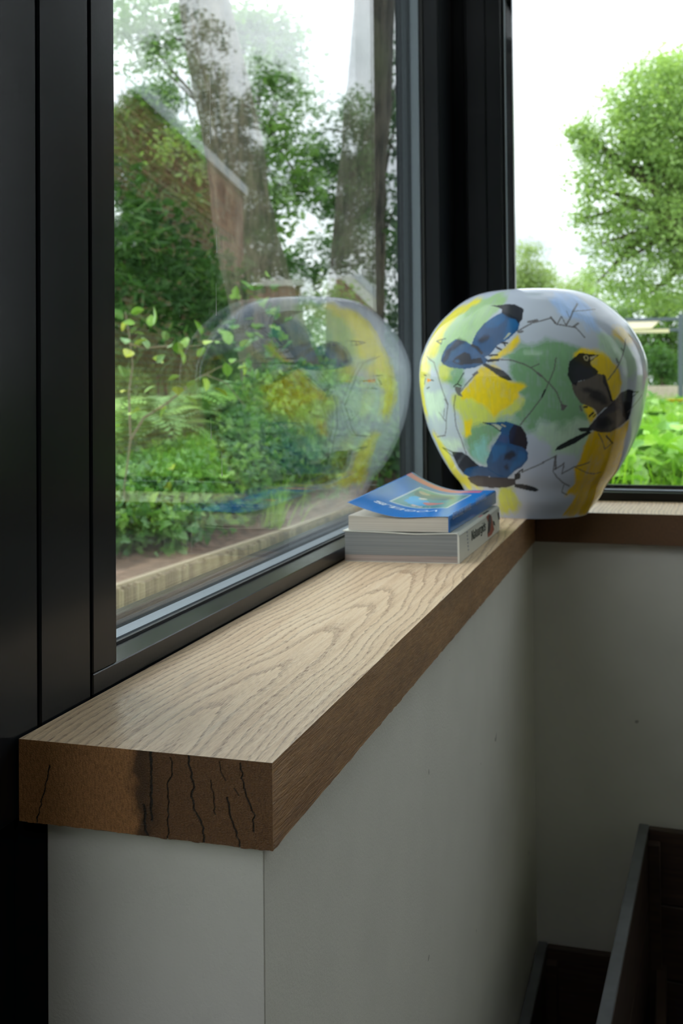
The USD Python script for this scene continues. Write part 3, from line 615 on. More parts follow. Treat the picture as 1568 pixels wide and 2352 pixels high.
t2 = thing('bird_book', 'thin blue paperback with a curling kingfisher cover, lying on the thick white book', 'book')
obj('page_block', slab(nl2, a2, b2, wa2, lb2, und, wave, ins=0.0004, a1=0.985), M['cream'], t2, smooth=30)
s2 = obj('spine', slab(nl2, a2, b2, wa2, lb2, und, lambda u, v: curl(u, v) - 0.0004, a0=0.984, a1=1.0, n=8), M['blue_card'], t2, smooth=30)
# the cover with its print as colours on a fine sheet
nu, nv = 300, 260
U, V = np.meshgrid(np.linspace(-0.012, 1.0, nu), np.linspace(0, 1, nv), indexing='ij')


def cover_print(u, v):
    """u from the fore edge to the spine, v from the near edge to the far one."""
    q = np.stack([u * 9, v * 9, 0 * u], -1); n1 = meshkit.fbm(q, 3, 2) - .5; n2 = meshkit.fbm(q * 3.0, 2, 4) - .5
    c = np.empty(u.shape + (3,)); c[:] = (0.002, 0.15, 0.50); c += 0.02 * n1[..., None]
    def fill(mask, col, a=1.0):
        c[mask] = c[mask] * (1 - a) + np.array(col) * a
    fill((v > 0.885) & (v < 0.975) & (u < 0.86), (0.62, 0.17, 0.27))
    pic = (u > 0.21) & (u < 0.815) & (v > 0.28) & (v < 0.80)
    fill(pic, (0.62, 0.72, 0.74))
    inn = (u > 0.228) & (u < 0.797) & (v > 0.295) & (v < 0.785)
    fill(inn, (0.10, 0.30, 0.33)); c[inn] *= (0.9 + 0.5 * n1[inn])[:, None]
    uu, vv = u + 0.06 * n1, v + 0.06 * n1
    fill(inn & (((uu - 0.47) / 0.24) ** 2 + ((vv - 0.66) / 0.085) ** 2 < 1), (0.07, 0.13, 0.17), 0.9)
    fill(inn & (((uu - 0.33) / 0.07) ** 2 + ((vv - 0.70) / 0.035) ** 2 < 1), (0.50, 0.42, 0.36), 0.8)
    fill(inn & (((uu - 0.42) / 0.13) ** 2 + ((vv - 0.43) / 0.085) ** 2 < 1), (0.07, 0.38, 0.72))
    fill(inn & (((uu - 0.345) / 0.055) ** 2 + ((vv - 0.52) / 0.07) ** 2 < 1), (0.06, 0.42, 0.80))
    fill(inn & (((uu - 0.40) / 0.030) ** 2 + ((vv - 0.555) / 0.020) ** 2 < 1), (0.75, 0.68, 0.62))
    fill(inn & (((uu - 0.55 - 0.5 * (vv - 0.42)) / 0.11) ** 2 + ((vv - 0.45) / 0.040) ** 2 < 1), (0.58, 0.22, 0.20))
    fill(inn & (np.abs(vv - 0.335) < 0.018) & (np.abs(uu - 0.50) < 0.11) & (n2 > -0.05), (0.70, 0.55, 0.48))
    return c


cp = nl2[None, None] + (U * wa2)[..., None] * a2 + (V * lb2)[..., None] * b2
topc = cp.copy(); topc[..., 2] = curl(np.clip(U, 0, 1), V)
low = topc.copy(); low[..., 2] -= 0.00035
va = np.concatenate([topc.reshape(-1, 3), low.reshape(-1, 3)]); N = nu * nv
gf = grid_faces(nu, nv); ff = [gf, gf[:, ::-1] + N]
for idx in (np.arange(nu) * nv, np.arange(nv)[::-1], (np.arange(nu) * nv + nv - 1)[::-1], (nu - 1) * nv + np.arange(nv)):
    ff += [np.stack([idx[:-1], idx[1:], idx[1:] + N], 1), np.stack([idx[:-1], idx[1:] + N, idx[:-1] + N], 1)]
pc = cover_print(np.clip(U, 0, 1), V).reshape(-1, 3); inside = np.tile((0.62, 0.63, 0.62), (N, 1))
cm = trimesh.Trimesh(va, np.vstack(ff), process=False)
if cm.face_normals[:len(gf), 2].mean() < 0: cm.invert()
cov = obj('front_cover', cm, M['cover'], t2, smooth=30 if False else False, paint=np.vstack([pc, inside]), label='glossy blue cover with a kingfisher picture, curling up at the fore edge')


def on_cover(text, height, u0, v0, flip, mat, width, slant=0.0):
    """Lettering laid on the curling cover; flip: reads from the far side."""
    m = meshkit.text_mesh(text, 1.0, 0.02); v = m.vertices.copy(); v[:, 0] /= m.bounds[1][0]
    v[:, 0] += slant * v[:, 1] * height / width
    uu = u0 + (-1 if flip else 1) * v[:, 0] * width / wa2; vv = v0 + (-1 if flip else 1) * v[:, 1] * height / lb2
    m = trimesh.Trimesh(v, m.faces, process=False).subdivide().subdivide() if False else trimesh.Trimesh(np.zeros_like(v), m.faces, process=False)
    p = nl2 + np.outer(uu * wa2, a2) + np.outer(vv * lb2, b2); p[:, 2] = curl(np.clip(uu, 0, 1), vv) + 0.00008 + v[:, 2] * 0.004
    m.vertices = p
    if flip is False: pass
    m.fix_normals()
    return obj('lettering', m, mat, cov)


on_cover('VOGELS', 0.016, 0.80, 0.215, True, M['ink_white'], 0.088, 0.2)
on_cover('IJS', 0.016, 0.36, 0.215, True, M['ink_white'], 0.030, 0.2)


def spine2(px, py):
    d = ray(px, py); k = np.dot(nr2 - CAM, sp2) / np.dot(d, sp2); p = CAM + k * d
    return np.dot(p - nr2, b2), p[2]


for tx, pa, pb in (('ECOLOGIE VAN DE', (1039, 1194), (1081, 1168)), ('IJSVOGEL', (1092, 1160), (1116, 1147))):
    q0, zz0 = spine2(*pa); q1, zz1 = spine2(*pb)
    lettering(tx, 0.0085, nr2 + sp2 * 0.0002 + b2 * q0 + z * (zz0 - Z2 + 0.0005), b2, z, sp2, M['ink_pale'], s2, False, width=(q1 - q0))

# ------------------------------------------------------------------ crates on the floor in the dark corner
M['crate'] = m_dark_wood('old_crate_wood', (0.030, 0.017, 0.012), (0.065, 0.036, 0.024))
M['crate_rim'] = m_dark_wood('grey_weathered_rim', (0.11, 0.115, 0.13), (0.20, 0.21, 0.235))


def crate(name, label, x0, y1, zr, w, l, turn, tb=0.017):
    """Open crate: far left inner corner at (x0, y1), rim at zr, w wide, l long towards us; boards of horizontal planks."""
    t = thing(name, label, 'crate')
    c, s = math.cos(turn), math.sin(turn)
    def put(nm, x_0, x_1, y_0, y_1, z_0, z_1, mat=M['crate']):
        m = box(x_0, x_1, y_0, y_1, z_0, z_1, 0.0015); v = m.vertices
        m.vertices = np.stack([x0 + v[:, 0] * c + v[:, 1] * s, y1 - v[:, 0] * s * -1 * 0 + v[:, 1] * c - v[:, 0] * s, v[:, 2]], 1)
        obj(nm, m, mat, t)
    n = max(1, int(round((zr - FLOOR) / 0.125))); h = (zr - FLOOR) / n
    for k in range(n):
        za, zb = FLOOR + k * h + 0.001, FLOOR + (k + 1) * h - 0.002
        rim = 0.0 if k < n - 1 else 0.006
        put('plank', -tb, 0.0, -l, 0.0, za, zb - rim)
        put('plank', 0.0, w, -tb + 0.0, -0.0 + 0.0, za, zb)
        put('plank', w, w + tb, -l, 0.0, za, zb)
        put('plank', 0.0, w, -l, -l + tb, za, zb)
    put('rim', -tb, 0.0, -l, 0.0, zr - 0.0065, zr, M['crate_rim'])
    put('bottom_board', 0.0, w, -l + tb, -tb, FLOOR + 0.004, FLOOR + 0.018)
    for yy in (-l + tb + 0.012, -tb - 0.012):
        put('corner_post', 0.0, 0.02, yy - 0.011, yy + 0.011, FLOOR + 0.02, zr - 0.02)


p = on(1490, 1893, 1, 1.385)
crate('wooden_crate', 'tall dark open wooden crate with a grey worn rim, at the bottom right corner', p[0], 1.385, p[2], 0.50, 0.85, math.radians(3.0))
q = on(1249, 2162, 1, 1.385)
crate('wooden_crate', 'low dark open wooden crate in the corner under the sills, left of the tall crate', max(q[0], PX1 + 0.022), 1.385, q[2], 0.19, 0.50, 0.0)

# ------------------------------------------------------------------ leaves and trees
def leaf_shape(kind, s, r):
    """One leaf, base at the origin, pointing along +y, slightly folded; s long."""
    if kind == 'ivy':
        o = np.array([(0, 0), (-.34, -.10), (-.52, .22), (-.28, .34), (-.30, .62), (0, 1.0), (.30, .62), (.28, .34), (.52, .22), (.34, -.10)])
    elif kind == 'oval':
        o = np.array([(0, 0), (-.20, .18), (-.29, .45), (-.20, .75), (0, 1.0), (.20, .75), (.29, .45), (.20, .18)])
    elif kind == 'needle':
        o = np.array([(0, 0), (-.05, .3), (-.035, .8), (0, 1), (.035, .8), (.05, .3)])
    else:
        o = np.array([(0, 0), (-.28, .4), (0, 1.0), (.28, .4)])
    zf = np.abs(o[:, 0]) * r.uniform(0.15, 0.5) - 0.18 * o[:, 1] ** 2
    v = np.column_stack([o, zf]) * s
    n = len(v); c = v.mean(0); c[2] = -0.05 * s; v = np.vstack([v, c])
    f = [(i, (i + 1) % n, n) for i in range(n)]
    return v, np.array(f)


def rotm(r, tilt=1.0):
    """Random rotation: any heading, tilted up to tilt radians."""
    a, t, k = r.uniform(0, 2 * np.pi), r.normal(0, 0.5) * tilt, r.normal(0, 0.5) * tilt
    ca, sa = math.cos(a), math.sin(a)
    A = np.array([[ca, -sa, 0], [sa, ca, 0], [0, 0, 1.0]])
    B = np.array([[1, 0, 0], [0, math.cos(t), -math.sin(t)], [0, math.sin(t), math.cos(t)]])
    C = np.array([[math.cos(k), 0, math.sin(k)], [0, 1, 0], [-math.sin(k), 0, math.cos(k)]])
    return A @ B @ C


def spray(kind, n, size, spread, seed, flat=0.6, tilt=1.0):
    """A cluster of n leaves as one light mesh: the repeated unit of a crown."""
    r = np.random.default_rng(seed); V, F, k = [], [], 0
    for _ in range(n):
        v, f = leaf_shape(kind, size * r.uniform(0.7, 1.25), r)
        v = v @ rotm(r, tilt).T + r.normal(0, 1, 3) * spread * (0.5, 0.5, 0.5 * flat)
        V.append(v); F.append(f + k); k += len(v)
    return trimesh.Trimesh(np.vstack(V), np.vstack(F), process=False)


def instancer(name, parent, protos, pts, scales, seed, label=None, tilt=0.5, top=None):
    """Uncountable leaves: one PointInstancer."""
    r = np.random.default_rng(seed)
    pi = UsdGeom.PointInstancer.Define(stage, path_of(name, parent))
    base = pi.GetPath().pathString
    for i, (m, mat) in enumerate(protos):
        usdkit.mesh(stage, f'{base}/leaves_{i:03d}' if i else f'{base}/leaves', m, mat)
    pi.CreatePrototypesRel().SetTargets([f'{base}/leaves_{i:03d}' if i else f'{base}/leaves' for i in range(len(protos))])
    n = len(pts)
    pi.CreateProtoIndicesAttr(Vt.IntArray.FromNumpy(r.integers(0, len(protos), n).astype(np.int32)))
    pi.CreatePositionsAttr(Vt.Vec3fArray.FromNumpy(np.asarray(pts, np.float32)))
    a = r.uniform(0, 2 * np.pi, n) / 2; t = r.normal(0, tilt, n) / 2
    q = np.stack([np.cos(a) * np.cos(t), np.cos(a) * np.sin(t), np.sin(a) * np.sin(t), np.sin(a) * np.cos(t)], 1)
    pi.CreateOrientationsAttr(Vt.QuathArray([Gf.Quath(float(w), float(x), float(y), float(zz)) for w, x, y, zz in q]))
    pi.CreateScalesAttr(Vt.Vec3fArray.FromNumpy(np.repeat(np.asarray(scales, np.float32)[:, None], 3, 1)))
    tag(pi, label, kind='stuff')
    return pi


G = dict(
    oak=m_leaf('leaf_oak', [(0.085, 0.165, 0.045), (0.125, 0.235, 0.055), (0.19, 0.32, 0.085)]),
    dark=m_leaf('leaf_dark', [(0.032, 0.085, 0.028), (0.055, 0.13, 0.036), (0.085, 0.19, 0.048)]),
    light=m_leaf('leaf_light', [(0.20, 0.31, 0.115), (0.29, 0.42, 0.155), (0.38, 0.52, 0.20)], 0.45, 0.5),
    birch=m_leaf('leaf_birch', [(0.20, 0.28, 0.12), (0.28, 0.37, 0.155), (0.34, 0.43, 0.19)], 0.45, 0.5),
    ivy=m_leaf('leaf_ivy', [(0.030, 0.095, 0.028), (0.055, 0.155, 0.038), (0.10, 0.235, 0.05), (0.17, 0.33, 0.06)], 0.20, 0.18),
    bright=m_leaf('leaf_bright', [(0.22, 0.42, 0.03), (0.30, 0.50, 0.04), (0.16, 0.34, 0.04)], 0.35, 0.4),
    lime=m_leaf('leaf_lime', [(0.30, 0.44, 0.03), (0.42, 0.50, 0.04)], 0.35, 0.4),
    weed=m_leaf('leaf_weed', [(0.11, 0.26, 0.045), (0.18, 0.38, 0.05), (0.26, 0.47, 0.07), (0.32, 0.50, 0.16)], 0.28, 0.35),
    grass=m_leaf('leaf_grass', [(0.15, 0.32, 0.025), (0.22, 0.42, 0.035), (0.29, 0.48, 0.06)], 0.5, 0.4),
    cedar=m_leaf('leaf_cedar', [(0.030, 0.085, 0.028), (0.055, 0.14, 0.036), (0.11, 0.22, 0.05)], 0.55, 0.25),
)
BARK = dict(grey=m_bark('bark_grey_brown', (0.018, 0.014, 0.011), (0.165, 0.130, 0.096), (0.09, 0.092, 0.050)), mossy=m_bark('bark_mossy', (0.020, 0.017, 0.014), (0.13, 0.11, 0.088), (0.085, 0.098, 0.052)))
SPR = {}
for k, (kind, n, size, spread) in dict(oak=('oval', 34, 0.105, 0.36), dark=('oval', 34, 0.10, 0.32), light=('oval', 40, 0.080, 0.32), birch=('dia', 36, 0.10, 0.42)).items():
    SPR[k] = [(spray(kind, n, size, spread, 10 + i), G[k]) for i in range(3)]
SPR['cedar'] = [(spray('needle', 46, 0.34, 0.34, 30 + i, 0.35, 0.9), G['cedar']) for i in range(3)]


def blob_points(blobs, r, hollow=0.55):
    P = []
    for c, rad, n in blobs:
        d = r.normal(0, 1, (n, 3)); d /= np.linalg.norm(d, axis=1, keepdims=True)
        rr = hollow + (1 - hollow) * r.uniform(0, 1, n) ** 0.7
        lump = 0.78 + 0.44 * meshkit.fbm(d * 2.2 + np.asarray(c), 3, 1)
        P.append(np.asarray(c) + d * (rr * lump)[:, None] * rad)
    return np.vstack(P)


def px_blob(px, py, rp, depth, dens=1.0, squash=1.0, unit=0.42, shift=None):
    """A crown lobe seen at this pixel: centre, radius and how many sprays fill it."""
    c = at(px, py, depth); rad = rp * depth / FPX
    if shift is not None: c = shift(c)
    return (c, np.array([rad, rad, rad * squash]), max(12, int(dens * 10 * (rad / unit) ** 2)))


def bark_mesh(pts, radii, sides=40, rings=90, seed=1, ridge=0.16):
    p = np.asarray(pts, float); s = np.linspace(0, 1, len(p)); q = np.linspace(0, 1, rings)
    P = np.stack([PchipInterpolator(s, p[:, k])(q) for k in range(3)], 1); R = PchipInterpolator(s, np.asarray(radii, float))(q)
    m = tube(P, R, sides); v = m.vertices[: rings * sides].reshape(rings, sides, 3)
    d = v - P[:, None]; a = np.arange(sides) / sides * 2 * np.pi
    qn = np.stack([np.cos(a)[None] * 4 + 0 * q[:, None], np.sin(a)[None] * 4 + 0 * q[:, None], (q * np.linalg.norm(p[-1] - p[0]) * 1.1)[:, None] + 0 * a[None]], -1)
    f = meshkit.fbm(qn, 4, seed) - 0.5
    m.vertices[: rings * sides] = (P[:, None] + d * (1 + ridge * 2 * f[..., None])).reshape(-1, 3)
    return m


GROUND = -0.45


def tree(name, label, blobs, kind, trunk=None, radii=None, seed=1, cat='tree', group=None, scale=1.0, bark='grey', hollow=0.55, branches=True):
    r = np.random.default_rng(seed)
    c0 = np.mean([b[0] for b in blobs], 0)
    if trunk is None:
        big = max(blobs, key=lambda b: b[1][0]); foot = np.array([c0[0], c0[1], GROUND - 0.3]); trunk = [foot, foot * 0.5 + np.array([big[0][0], big[0][1], big[0][2]]) * 0.5, big[0]]
        rr = max(0.08, 0.02 * (big[0][2] - GROUND + 2)); radii = [rr, rr * 0.8, rr * 0.45]
    t = thing(name, label, cat, group=group)
    obj('trunk', bark_mesh(trunk, radii, 20, 30, seed), BARK[bark], t, smooth=True)
    if branches:
        tp = np.asarray(trunk[-1]); base = np.asarray(trunk[len(trunk) // 2])
        for b in blobs:
            st = base + (tp - base) * r.uniform(0.2, 1.0); en = b[0] + r.normal(0, 0.15, 3) * b[1]
            if np.linalg.norm(en - st) < 0.3: continue
            mid = (st + en) / 2 + np.array([0, 0, 0.06 * np.linalg.norm(en - st)])
            obj('branch', tube([st, mid, en], [radii[-1] * 0.6, radii[-1] * 0.35, 0.012], 6), BARK[bark], t)
    P = blob_points(blobs, r, hollow)
    instancer('foliage', t, SPR[kind], P, r.uniform(0.7, 1.25, len(P)) * scale, seed)
    return t


# ------------------------------------------------------------------ the ground outside
def lawn():
    xs = np.concatenate([-np.geomspace(70, 0.5, 60), [-0.155, 0.4, 1.0, 1.6, 2.2, 2.54], np.geomspace(2.8, 70, 70)])
    ys = np.concatenate([[-25, -15, -8, -5, -3.5, -2.74, -1.5, -0.5, 0.5, 1.2, 1.70], np.geomspace(1.9, 95, 110)])
    X, Y = np.meshgrid(xs, ys, indexing='ij')
    D = (np.stack([X, Y], -1) - CAM[:2]) @ (FW[:2] / np.linalg.norm(FW[:2]))
    Z = GROUND + 0.012 * np.clip(D - 9, 0, 26) + 0.05 * (meshkit.fbm(np.stack([X * 0.6, Y * 0.6, 0 * X], -1), 3, 4) - 0.5)
    m = trimesh.Trimesh(np.stack([X, Y, Z], -1).reshape(-1, 3), grid_faces(*X.shape), process=False)
    if m.face_normals[:, 2].mean() < 0: m.invert()
    c = m.triangles_center
    m.update_faces(~((c[:, 0] > -0.155) & (c[:, 0] < 2.54) & (c[:, 1] > -2.74) & (c[:, 1] < 1.70)))   # the house stands here
    return m


M['lawn'] = m_ground('lawn_green', [(0.3, (0.12, 0.20, 0.045)), (0.5, (0.19, 0.29, 0.06)), (0.7, (0.25, 0.36, 0.085))], 2.2, 0.5)
M['soil'] = m_ground('garden_soil', [(0.3, (0.055, 0.036, 0.024)), (0.5, (0.13, 0.080, 0.052)), (0.7, (0.26, 0.165, 0.115))], 14.0, 0.9)
tag(obj('lawn', lawn(), M['lawn'], smooth=True), 'bright green lawn and meadow outside both windows', 'lawn', kind='structure')

# cane edging along the border close to the left window
e0, e1 = on(271, 1350, 2, GROUND + 0.07), on(509, 1270, 2, GROUND + 0.07)
ed = (e1 - e0) / np.linalg.norm(e1 - e0)
M['cane'] = [plain(f'weathered_cane_{i}', c, 0.8) for i, c in enumerate([(0.25, 0.205, 0.13), (0.19, 0.155, 0.10), (0.29, 0.245, 0.16), (0.13, 0.105, 0.068)])]
t = thing('garden_edging', 'low edging of upright weathered wooden slats along the planting bed by the left window', 'garden edging')
side = np.array([-ed[1], ed[0], 0])
for k in range(240):
    p = e0 + ed * (k - 75) * 0.0185; h = GROUND + 0.066 + rng.uniform(-0.006, 0.006)
    m = box(-0.0070, 0.0070, -0.007, 0.007, -0.80, 0.0, 0.0025); T4 = np.eye(4); T4[:3, 0], T4[:3, 1], T4[:3, 3] = ed, side, (p[0], p[1], h)
    m.apply_transform(T4)
    obj('slat', m, M['cane'][rng.integers(0, 4)], t)
obj('top_rail', beam(e0 - ed * 1.4 + side * 0.02 + (0, 0, -0.004), e0 + ed * 3.0 + side * 0.02 + (0, 0, -0.004), 0.024, 0.02), M['cane'][2], t)

# the planted mound with ivy round the big trunk
FR = np.array([(150, 1325), (271, 1300), (420, 1282), (520, 1245), (620, 1215), (720, 1180), (830, 1150), (1000, 1120)])


def mound(px, d):
    """Height of the mound's surface at picture column px (a bearing from the window) and distance d."""
    df = (CAM[2] - GROUND) * FPX / (np.interp(px, FR[:, 0], FR[:, 1]) - 882)
    A = np.interp(px, [200, 300, 400, 500, 570, 630, 700, 770, 850, 920, 1000], [0.20, 0.24, 0.30, 0.40, 0.56, 0.70, 0.72, 0.70, 0.60, 0.50, 0.40])
    back = 7.6
    s = np.clip((d - df) / np.maximum(back - df, 0.4), 0, 1)
    return GROUND + 0.02 + A * np.sin(np.minimum(s * 1.15, 1.0) * np.pi / 2) ** 0.8 - 1.6 * np.clip(d - back, 0, 1) ** 1.5, df, back


PXs, Ds = np.meshgrid(np.linspace(120, 1040, 120), np.linspace(0, 1, 60), indexing='ij')
_, df, bk = mound(PXs, 5.0)
D = df - 0.5 + Ds * (8.6 - df)
Zm = mound(PXs, D)[0]; Zm = np.where(D < df, GROUND + 0.02, Zm)
P = CAM + D[..., None] * (FW + RT * ((PXs - IW / 2) / FPX)[..., None]); P[..., 2] = Zm + 0.05 * (meshkit.fbm(P * 3, 3, 3) - 0.5)
mm = trimesh.Trimesh(P.reshape(-1, 3), grid_faces(*PXs.shape), process=False)
if mm.face_normals[:, 2].mean() < 0: mm.invert()
bed = thing('ivy_bed', 'ivy-covered planting bed mounding up around the tree trunks outside the left window', 'ivy bed')
obj('soil', mm, M['soil'], bed, smooth=True)
r = np.random.default_rng(21)
n = 15000
pxs = r.uniform(130, 1030, n); _, df, bk = mound(pxs, 5.0)
ds = df + 0.02 + (7.9 - df) * r.uniform(0, 1, n) ** 0.9
zs = mound(pxs, ds)[0]
Pl = CAM + ds[:, None] * (FW + RT * ((pxs - IW / 2) / FPX)[:, None]); Pl[:, 2] = zs + r.uniform(0.01, 0.13, n) * (0.6 + 0.8 * meshkit.noise(Pl * 2.5, 2))
face = CAM - Pl; face /= np.linalg.norm(face, axis=1, keepdims=True)
near = np.argsort(ds)
IVY = [leaf_shape('ivy', 1.0, np.random.default_rng(40 + i)) for i in range(4)]


def leaf_at(p, size, heading, r, kind=None, tilt=0.9):
    v, f = kind if kind is not None else IVY[r.integers(0, 4)]
    B = rotm(r, tilt)
    tw = np.array([[1, 0, 0], [0, math.cos(0.65), -math.sin(0.65)], [0, math.sin(0.65), math.cos(0.65)]])     # leaves hang out towards the light
    return trimesh.Trimesh((v * size) @ (B @ tw).T + p, f, process=False)


ivm = [plain(f'ivy_leaf_{i}', c, 0.18) for i, c in enumerate([(0.03, 0.10, 0.026), (0.055, 0.155, 0.035), (0.11, 0.245, 0.045), (0.20, 0.36, 0.05), (0.34, 0.42, 0.05)])]
big = near[r.permutation(1100)[:290]]
for i in big:
    obj('leaf', leaf_at(Pl[i] + (0, 0, 0.02), r.uniform(0.036, 0.058), 0, r), ivm[r.choice(5, p=[.2, .28, .28, .19, .05])], bed)
rest = np.setdiff1d(np.arange(n), big)
instancer('ivy_leaves', bed, [(spray('ivy', 6, 0.040, 0.055, 60 + i, 0.9, 1.2), G['ivy']) for i in range(4)], Pl[rest], r.uniform(0.7, 1.25, len(rest)), 5, tilt=0.5)

# two trunks rising out of the ivy
def trunk_tree(name, label, spec, depth, bark, blobs, kind, seed, climb):
    pts = [at(px, py, depth) for px, py, _ in spec]; rad = [rp * depth / FPX for _, _, rp in spec]
    pts.append(pts[-1] + (pts[-1] - pts[-2]) / np.linalg.norm(pts[-1] - pts[-2]) * 3.0); rad.append(rad[-1] * 0.6)
    t = thing(name, label, 'tree')
    obj('trunk', bark_mesh(pts, rad, 64, 160, seed, 0.22), BARK[bark], t, smooth=True)
    r = np.random.default_rng(seed)
    Pb = blob_points(blobs(pts[-1]), r, 0.2)
    instancer('foliage', t, SPR[kind], Pb, r.uniform(0.7, 1.2, len(Pb)), seed)
    return t, pts, rad


t1, p1, r1 = trunk_tree('old_tree', 'thick leaning tree trunk with furrowed bark and ivy at its foot, left window',
                        [(665, 1000, 105), (650, 900, 92), (622, 780, 80), (590, 650, 72), (562, 520, 68), (544, 400, 64), (520, 260, 62), (492, 120, 60), (462, -40, 58)], 7.0, 'grey',
                        lambda top: [(top + (-1.3, 0.6, 1.6), np.array([1.4, 1.4, 1.6]), 160)], 'oak', 3, True)
t2, p2, r2 = trunk_tree('straight_tree', 'straighter narrow tree trunk near the right edge of the left window',
                        [(795, 980, 66), (802, 860, 60), (810, 700, 56), (817, 600, 54), (832, 400, 52), (848, 200, 50), (862, 0, 48), (868, -100, 48)], 7.3, 'mossy',
                        lambda top: [(top + (0.6, 0.4, 1.6), np.array([1.0, 1.0, 1.5]), 110)], 'oak', 4, True)
# ivy climbing the leaning trunk
for k in range(46):
    px, py = [(600, 660), (575, 700), (610, 735), (640, 745), (600, 790), (575, 770), (640, 790), (625, 820), (590, 830)][k % 9]
    p = at(px + rng.normal(0, 26), py + rng.normal(0, 24), 6.62 + rng.uniform(-0.06, 0.05))
    obj('ivy_leaf', leaf_at(p, rng.uniform(0.05, 0.095), 0, rng, tilt=1.3), ivm[rng.integers(1, 4)], t1)

# young shrub with bright leaves close to the left window
sh = thing('young_shrub', 'young shrub with bright yellow-green leaves on thin twigs, nearest the left window', 'shrub')
stem = plain('twig_brown', (0.17, 0.155, 0.095), 0.8)
SD = 4.4
for seg in ([(300, 1010), (330, 960), (385, 925), (440, 880), (500, 845), (560, 825), (600, 800)], [(300, 1010), (296, 900), (305, 840), (298, 780), (288, 715)], [(298, 790), (330, 800), (380, 795), (450, 795), (520, 775)], [(440, 880), (470, 860), (520, 880), (560, 930)], [(300, 1010), (285, 1120), (290, 1250)]):
    P = np.array([at(px, py, SD + 0.02 * i) for i, (px, py) in enumerate(seg)])
    obj('twig', tube(P, np.linspace(0.006, 0.0022, len(P)) * (1 if len(seg) > 5 else 0.8), 6), stem, sh)
OV = [leaf_shape('oval', 1.0, np.random.default_rng(80 + i)) for i in range(3)]
brm = [plain(f'shrub_leaf_{i}', c, 0.3) for i, c in enumerate([(0.18, 0.36, 0.04), (0.30, 0.46, 0.035), (0.42, 0.50, 0.03), (0.13, 0.28, 0.08)])]
spots = [(285, 735), (300, 725), (315, 742), (340, 745), (352, 748), (300, 765), (335, 770), (372, 788), (395, 800), (378, 835), (412, 812), (425, 838), (432, 800), (450, 812), (470, 795), (500, 790), (465, 772), (520, 790), (505, 765), (285, 790), (290, 820), (360, 830), (340, 800), (285, 870), (275, 900), (390, 870), (430, 890), (445, 905), (470, 898), (455, 930), (500, 890), (525, 870), (530, 835), (550, 800), (520, 905), (545, 920), (490, 930), (330, 905), (350, 950), (370, 965), (300, 950), (560, 870), (570, 840), (280, 760), (310, 800), (540, 850), (480, 870), (410, 905)]
for px, py in spots:
    p = at(px + rng.normal(0, 3), py + rng.normal(0, 3), SD + rng.normal(0, 0.08))
    v, f = OV[rng.integers(0, 3)]
    obj('leaf', leaf_at(p, rng.uniform(0.045, 0.080), 0, rng, (v * (1.15, 1, 1), f), 1.0), brm[rng.choice(4, p=[.35, .3, .2, .15])], sh)

# tufts of bright grass and fern on the lawn edge at the left
r = np.random.default_rng(5)
n = 3600
pxs = r.uniform(180, 620, n); ds = r.uniform(5.2, 16, n)
Pg = CAM + ds[:, None] * (FW + RT * ((pxs - IW / 2) / FPX)[:, None]); Pg[:, 2] = GROUND + 0.012 * np.clip(ds - 9, 0, 26) + 0.02


def tuft(n, h, w, seed):
    r = np.random.default_rng(seed); V, F, k = [], [], 0
    for _ in range(n):
        a = r.uniform(0, 2 * np.pi); lean = r.uniform(0.1, 0.7); d = np.array([math.cos(a), math.sin(a), 0]); s = np.array([-d[1], d[0], 0]) * w
        hh = h * r.uniform(0.6, 1.1); b = r.normal(0, 0.05, 3) * (1, 1, 0)
        V.append(np.array([b - s, b + s, b + d * lean * hh * 0.4 + (0, 0, hh * 0.65) + s * 0.7, b + d * lean * hh * 0.4 + (0, 0, hh * 0.65) - s * 0.7, b + d * lean * hh + (0, 0, hh)]))
        F.append(np.array([(0, 1, 2), (0, 2, 3), (3, 2, 4)]) + k); k += 5
    return trimesh.Trimesh(np.vstack(V), np.vstack(F), process=False)


gp = instancer('long_grass', None, [(tuft(26, 0.20, 0.004, 90 + i), G['grass']) for i in range(3)], Pg, r.uniform(0.6, 1.5, n), 6, tilt=0.15)
tag(gp, 'long bright grass behind the young shrub, left window', 'grass')

# ferns at the left of the bed
fem = [plain(f'fern_green_{i}', c, 0.45) for i, c in enumerate([(0.13, 0.30, 0.04), (0.20, 0.40, 0.05), (0.09, 0.22, 0.04)])]


def frond(p, a, length, r):
    """One arching fern frond with paired leaflets."""
    k = np.linspace(0, 1, 22); d = np.array([math.cos(a), math.sin(a), 0]); s_ = np.array([-d[1], d[0], 0])
    rise = r.uniform(0.5, 0.85)
    C = p + d * (k * length * 0.8)[:, None] + np.array([0, 0, 1.0]) * (length * (rise * k * 1.5 - k ** 2 * 0.9))[:, None]
    V, F = [], []
    for i in range(2, 22):
        w = length * 0.23 * math.sin(math.pi * (0.12 + 0.88 * k[i])) ** 0.8 + 0.006
        for sg in (-1, 1):
            b = C[i]; tip = b + s_ * sg * w + d * w * 0.35 - np.array([0, 0, w * 0.18]); q = (C[i] - C[i - 1]) * 0.42
            n = len(V) * 4; V.append(np.array([b - q, (b + tip) / 2 - q * 0.9, tip, (b + tip) / 2 + q * 0.9])); F += [(n, n + 1, n + 2), (n, n + 2, n + 3)]
    return trimesh.Trimesh(np.vstack(V), np.array(F), process=False)


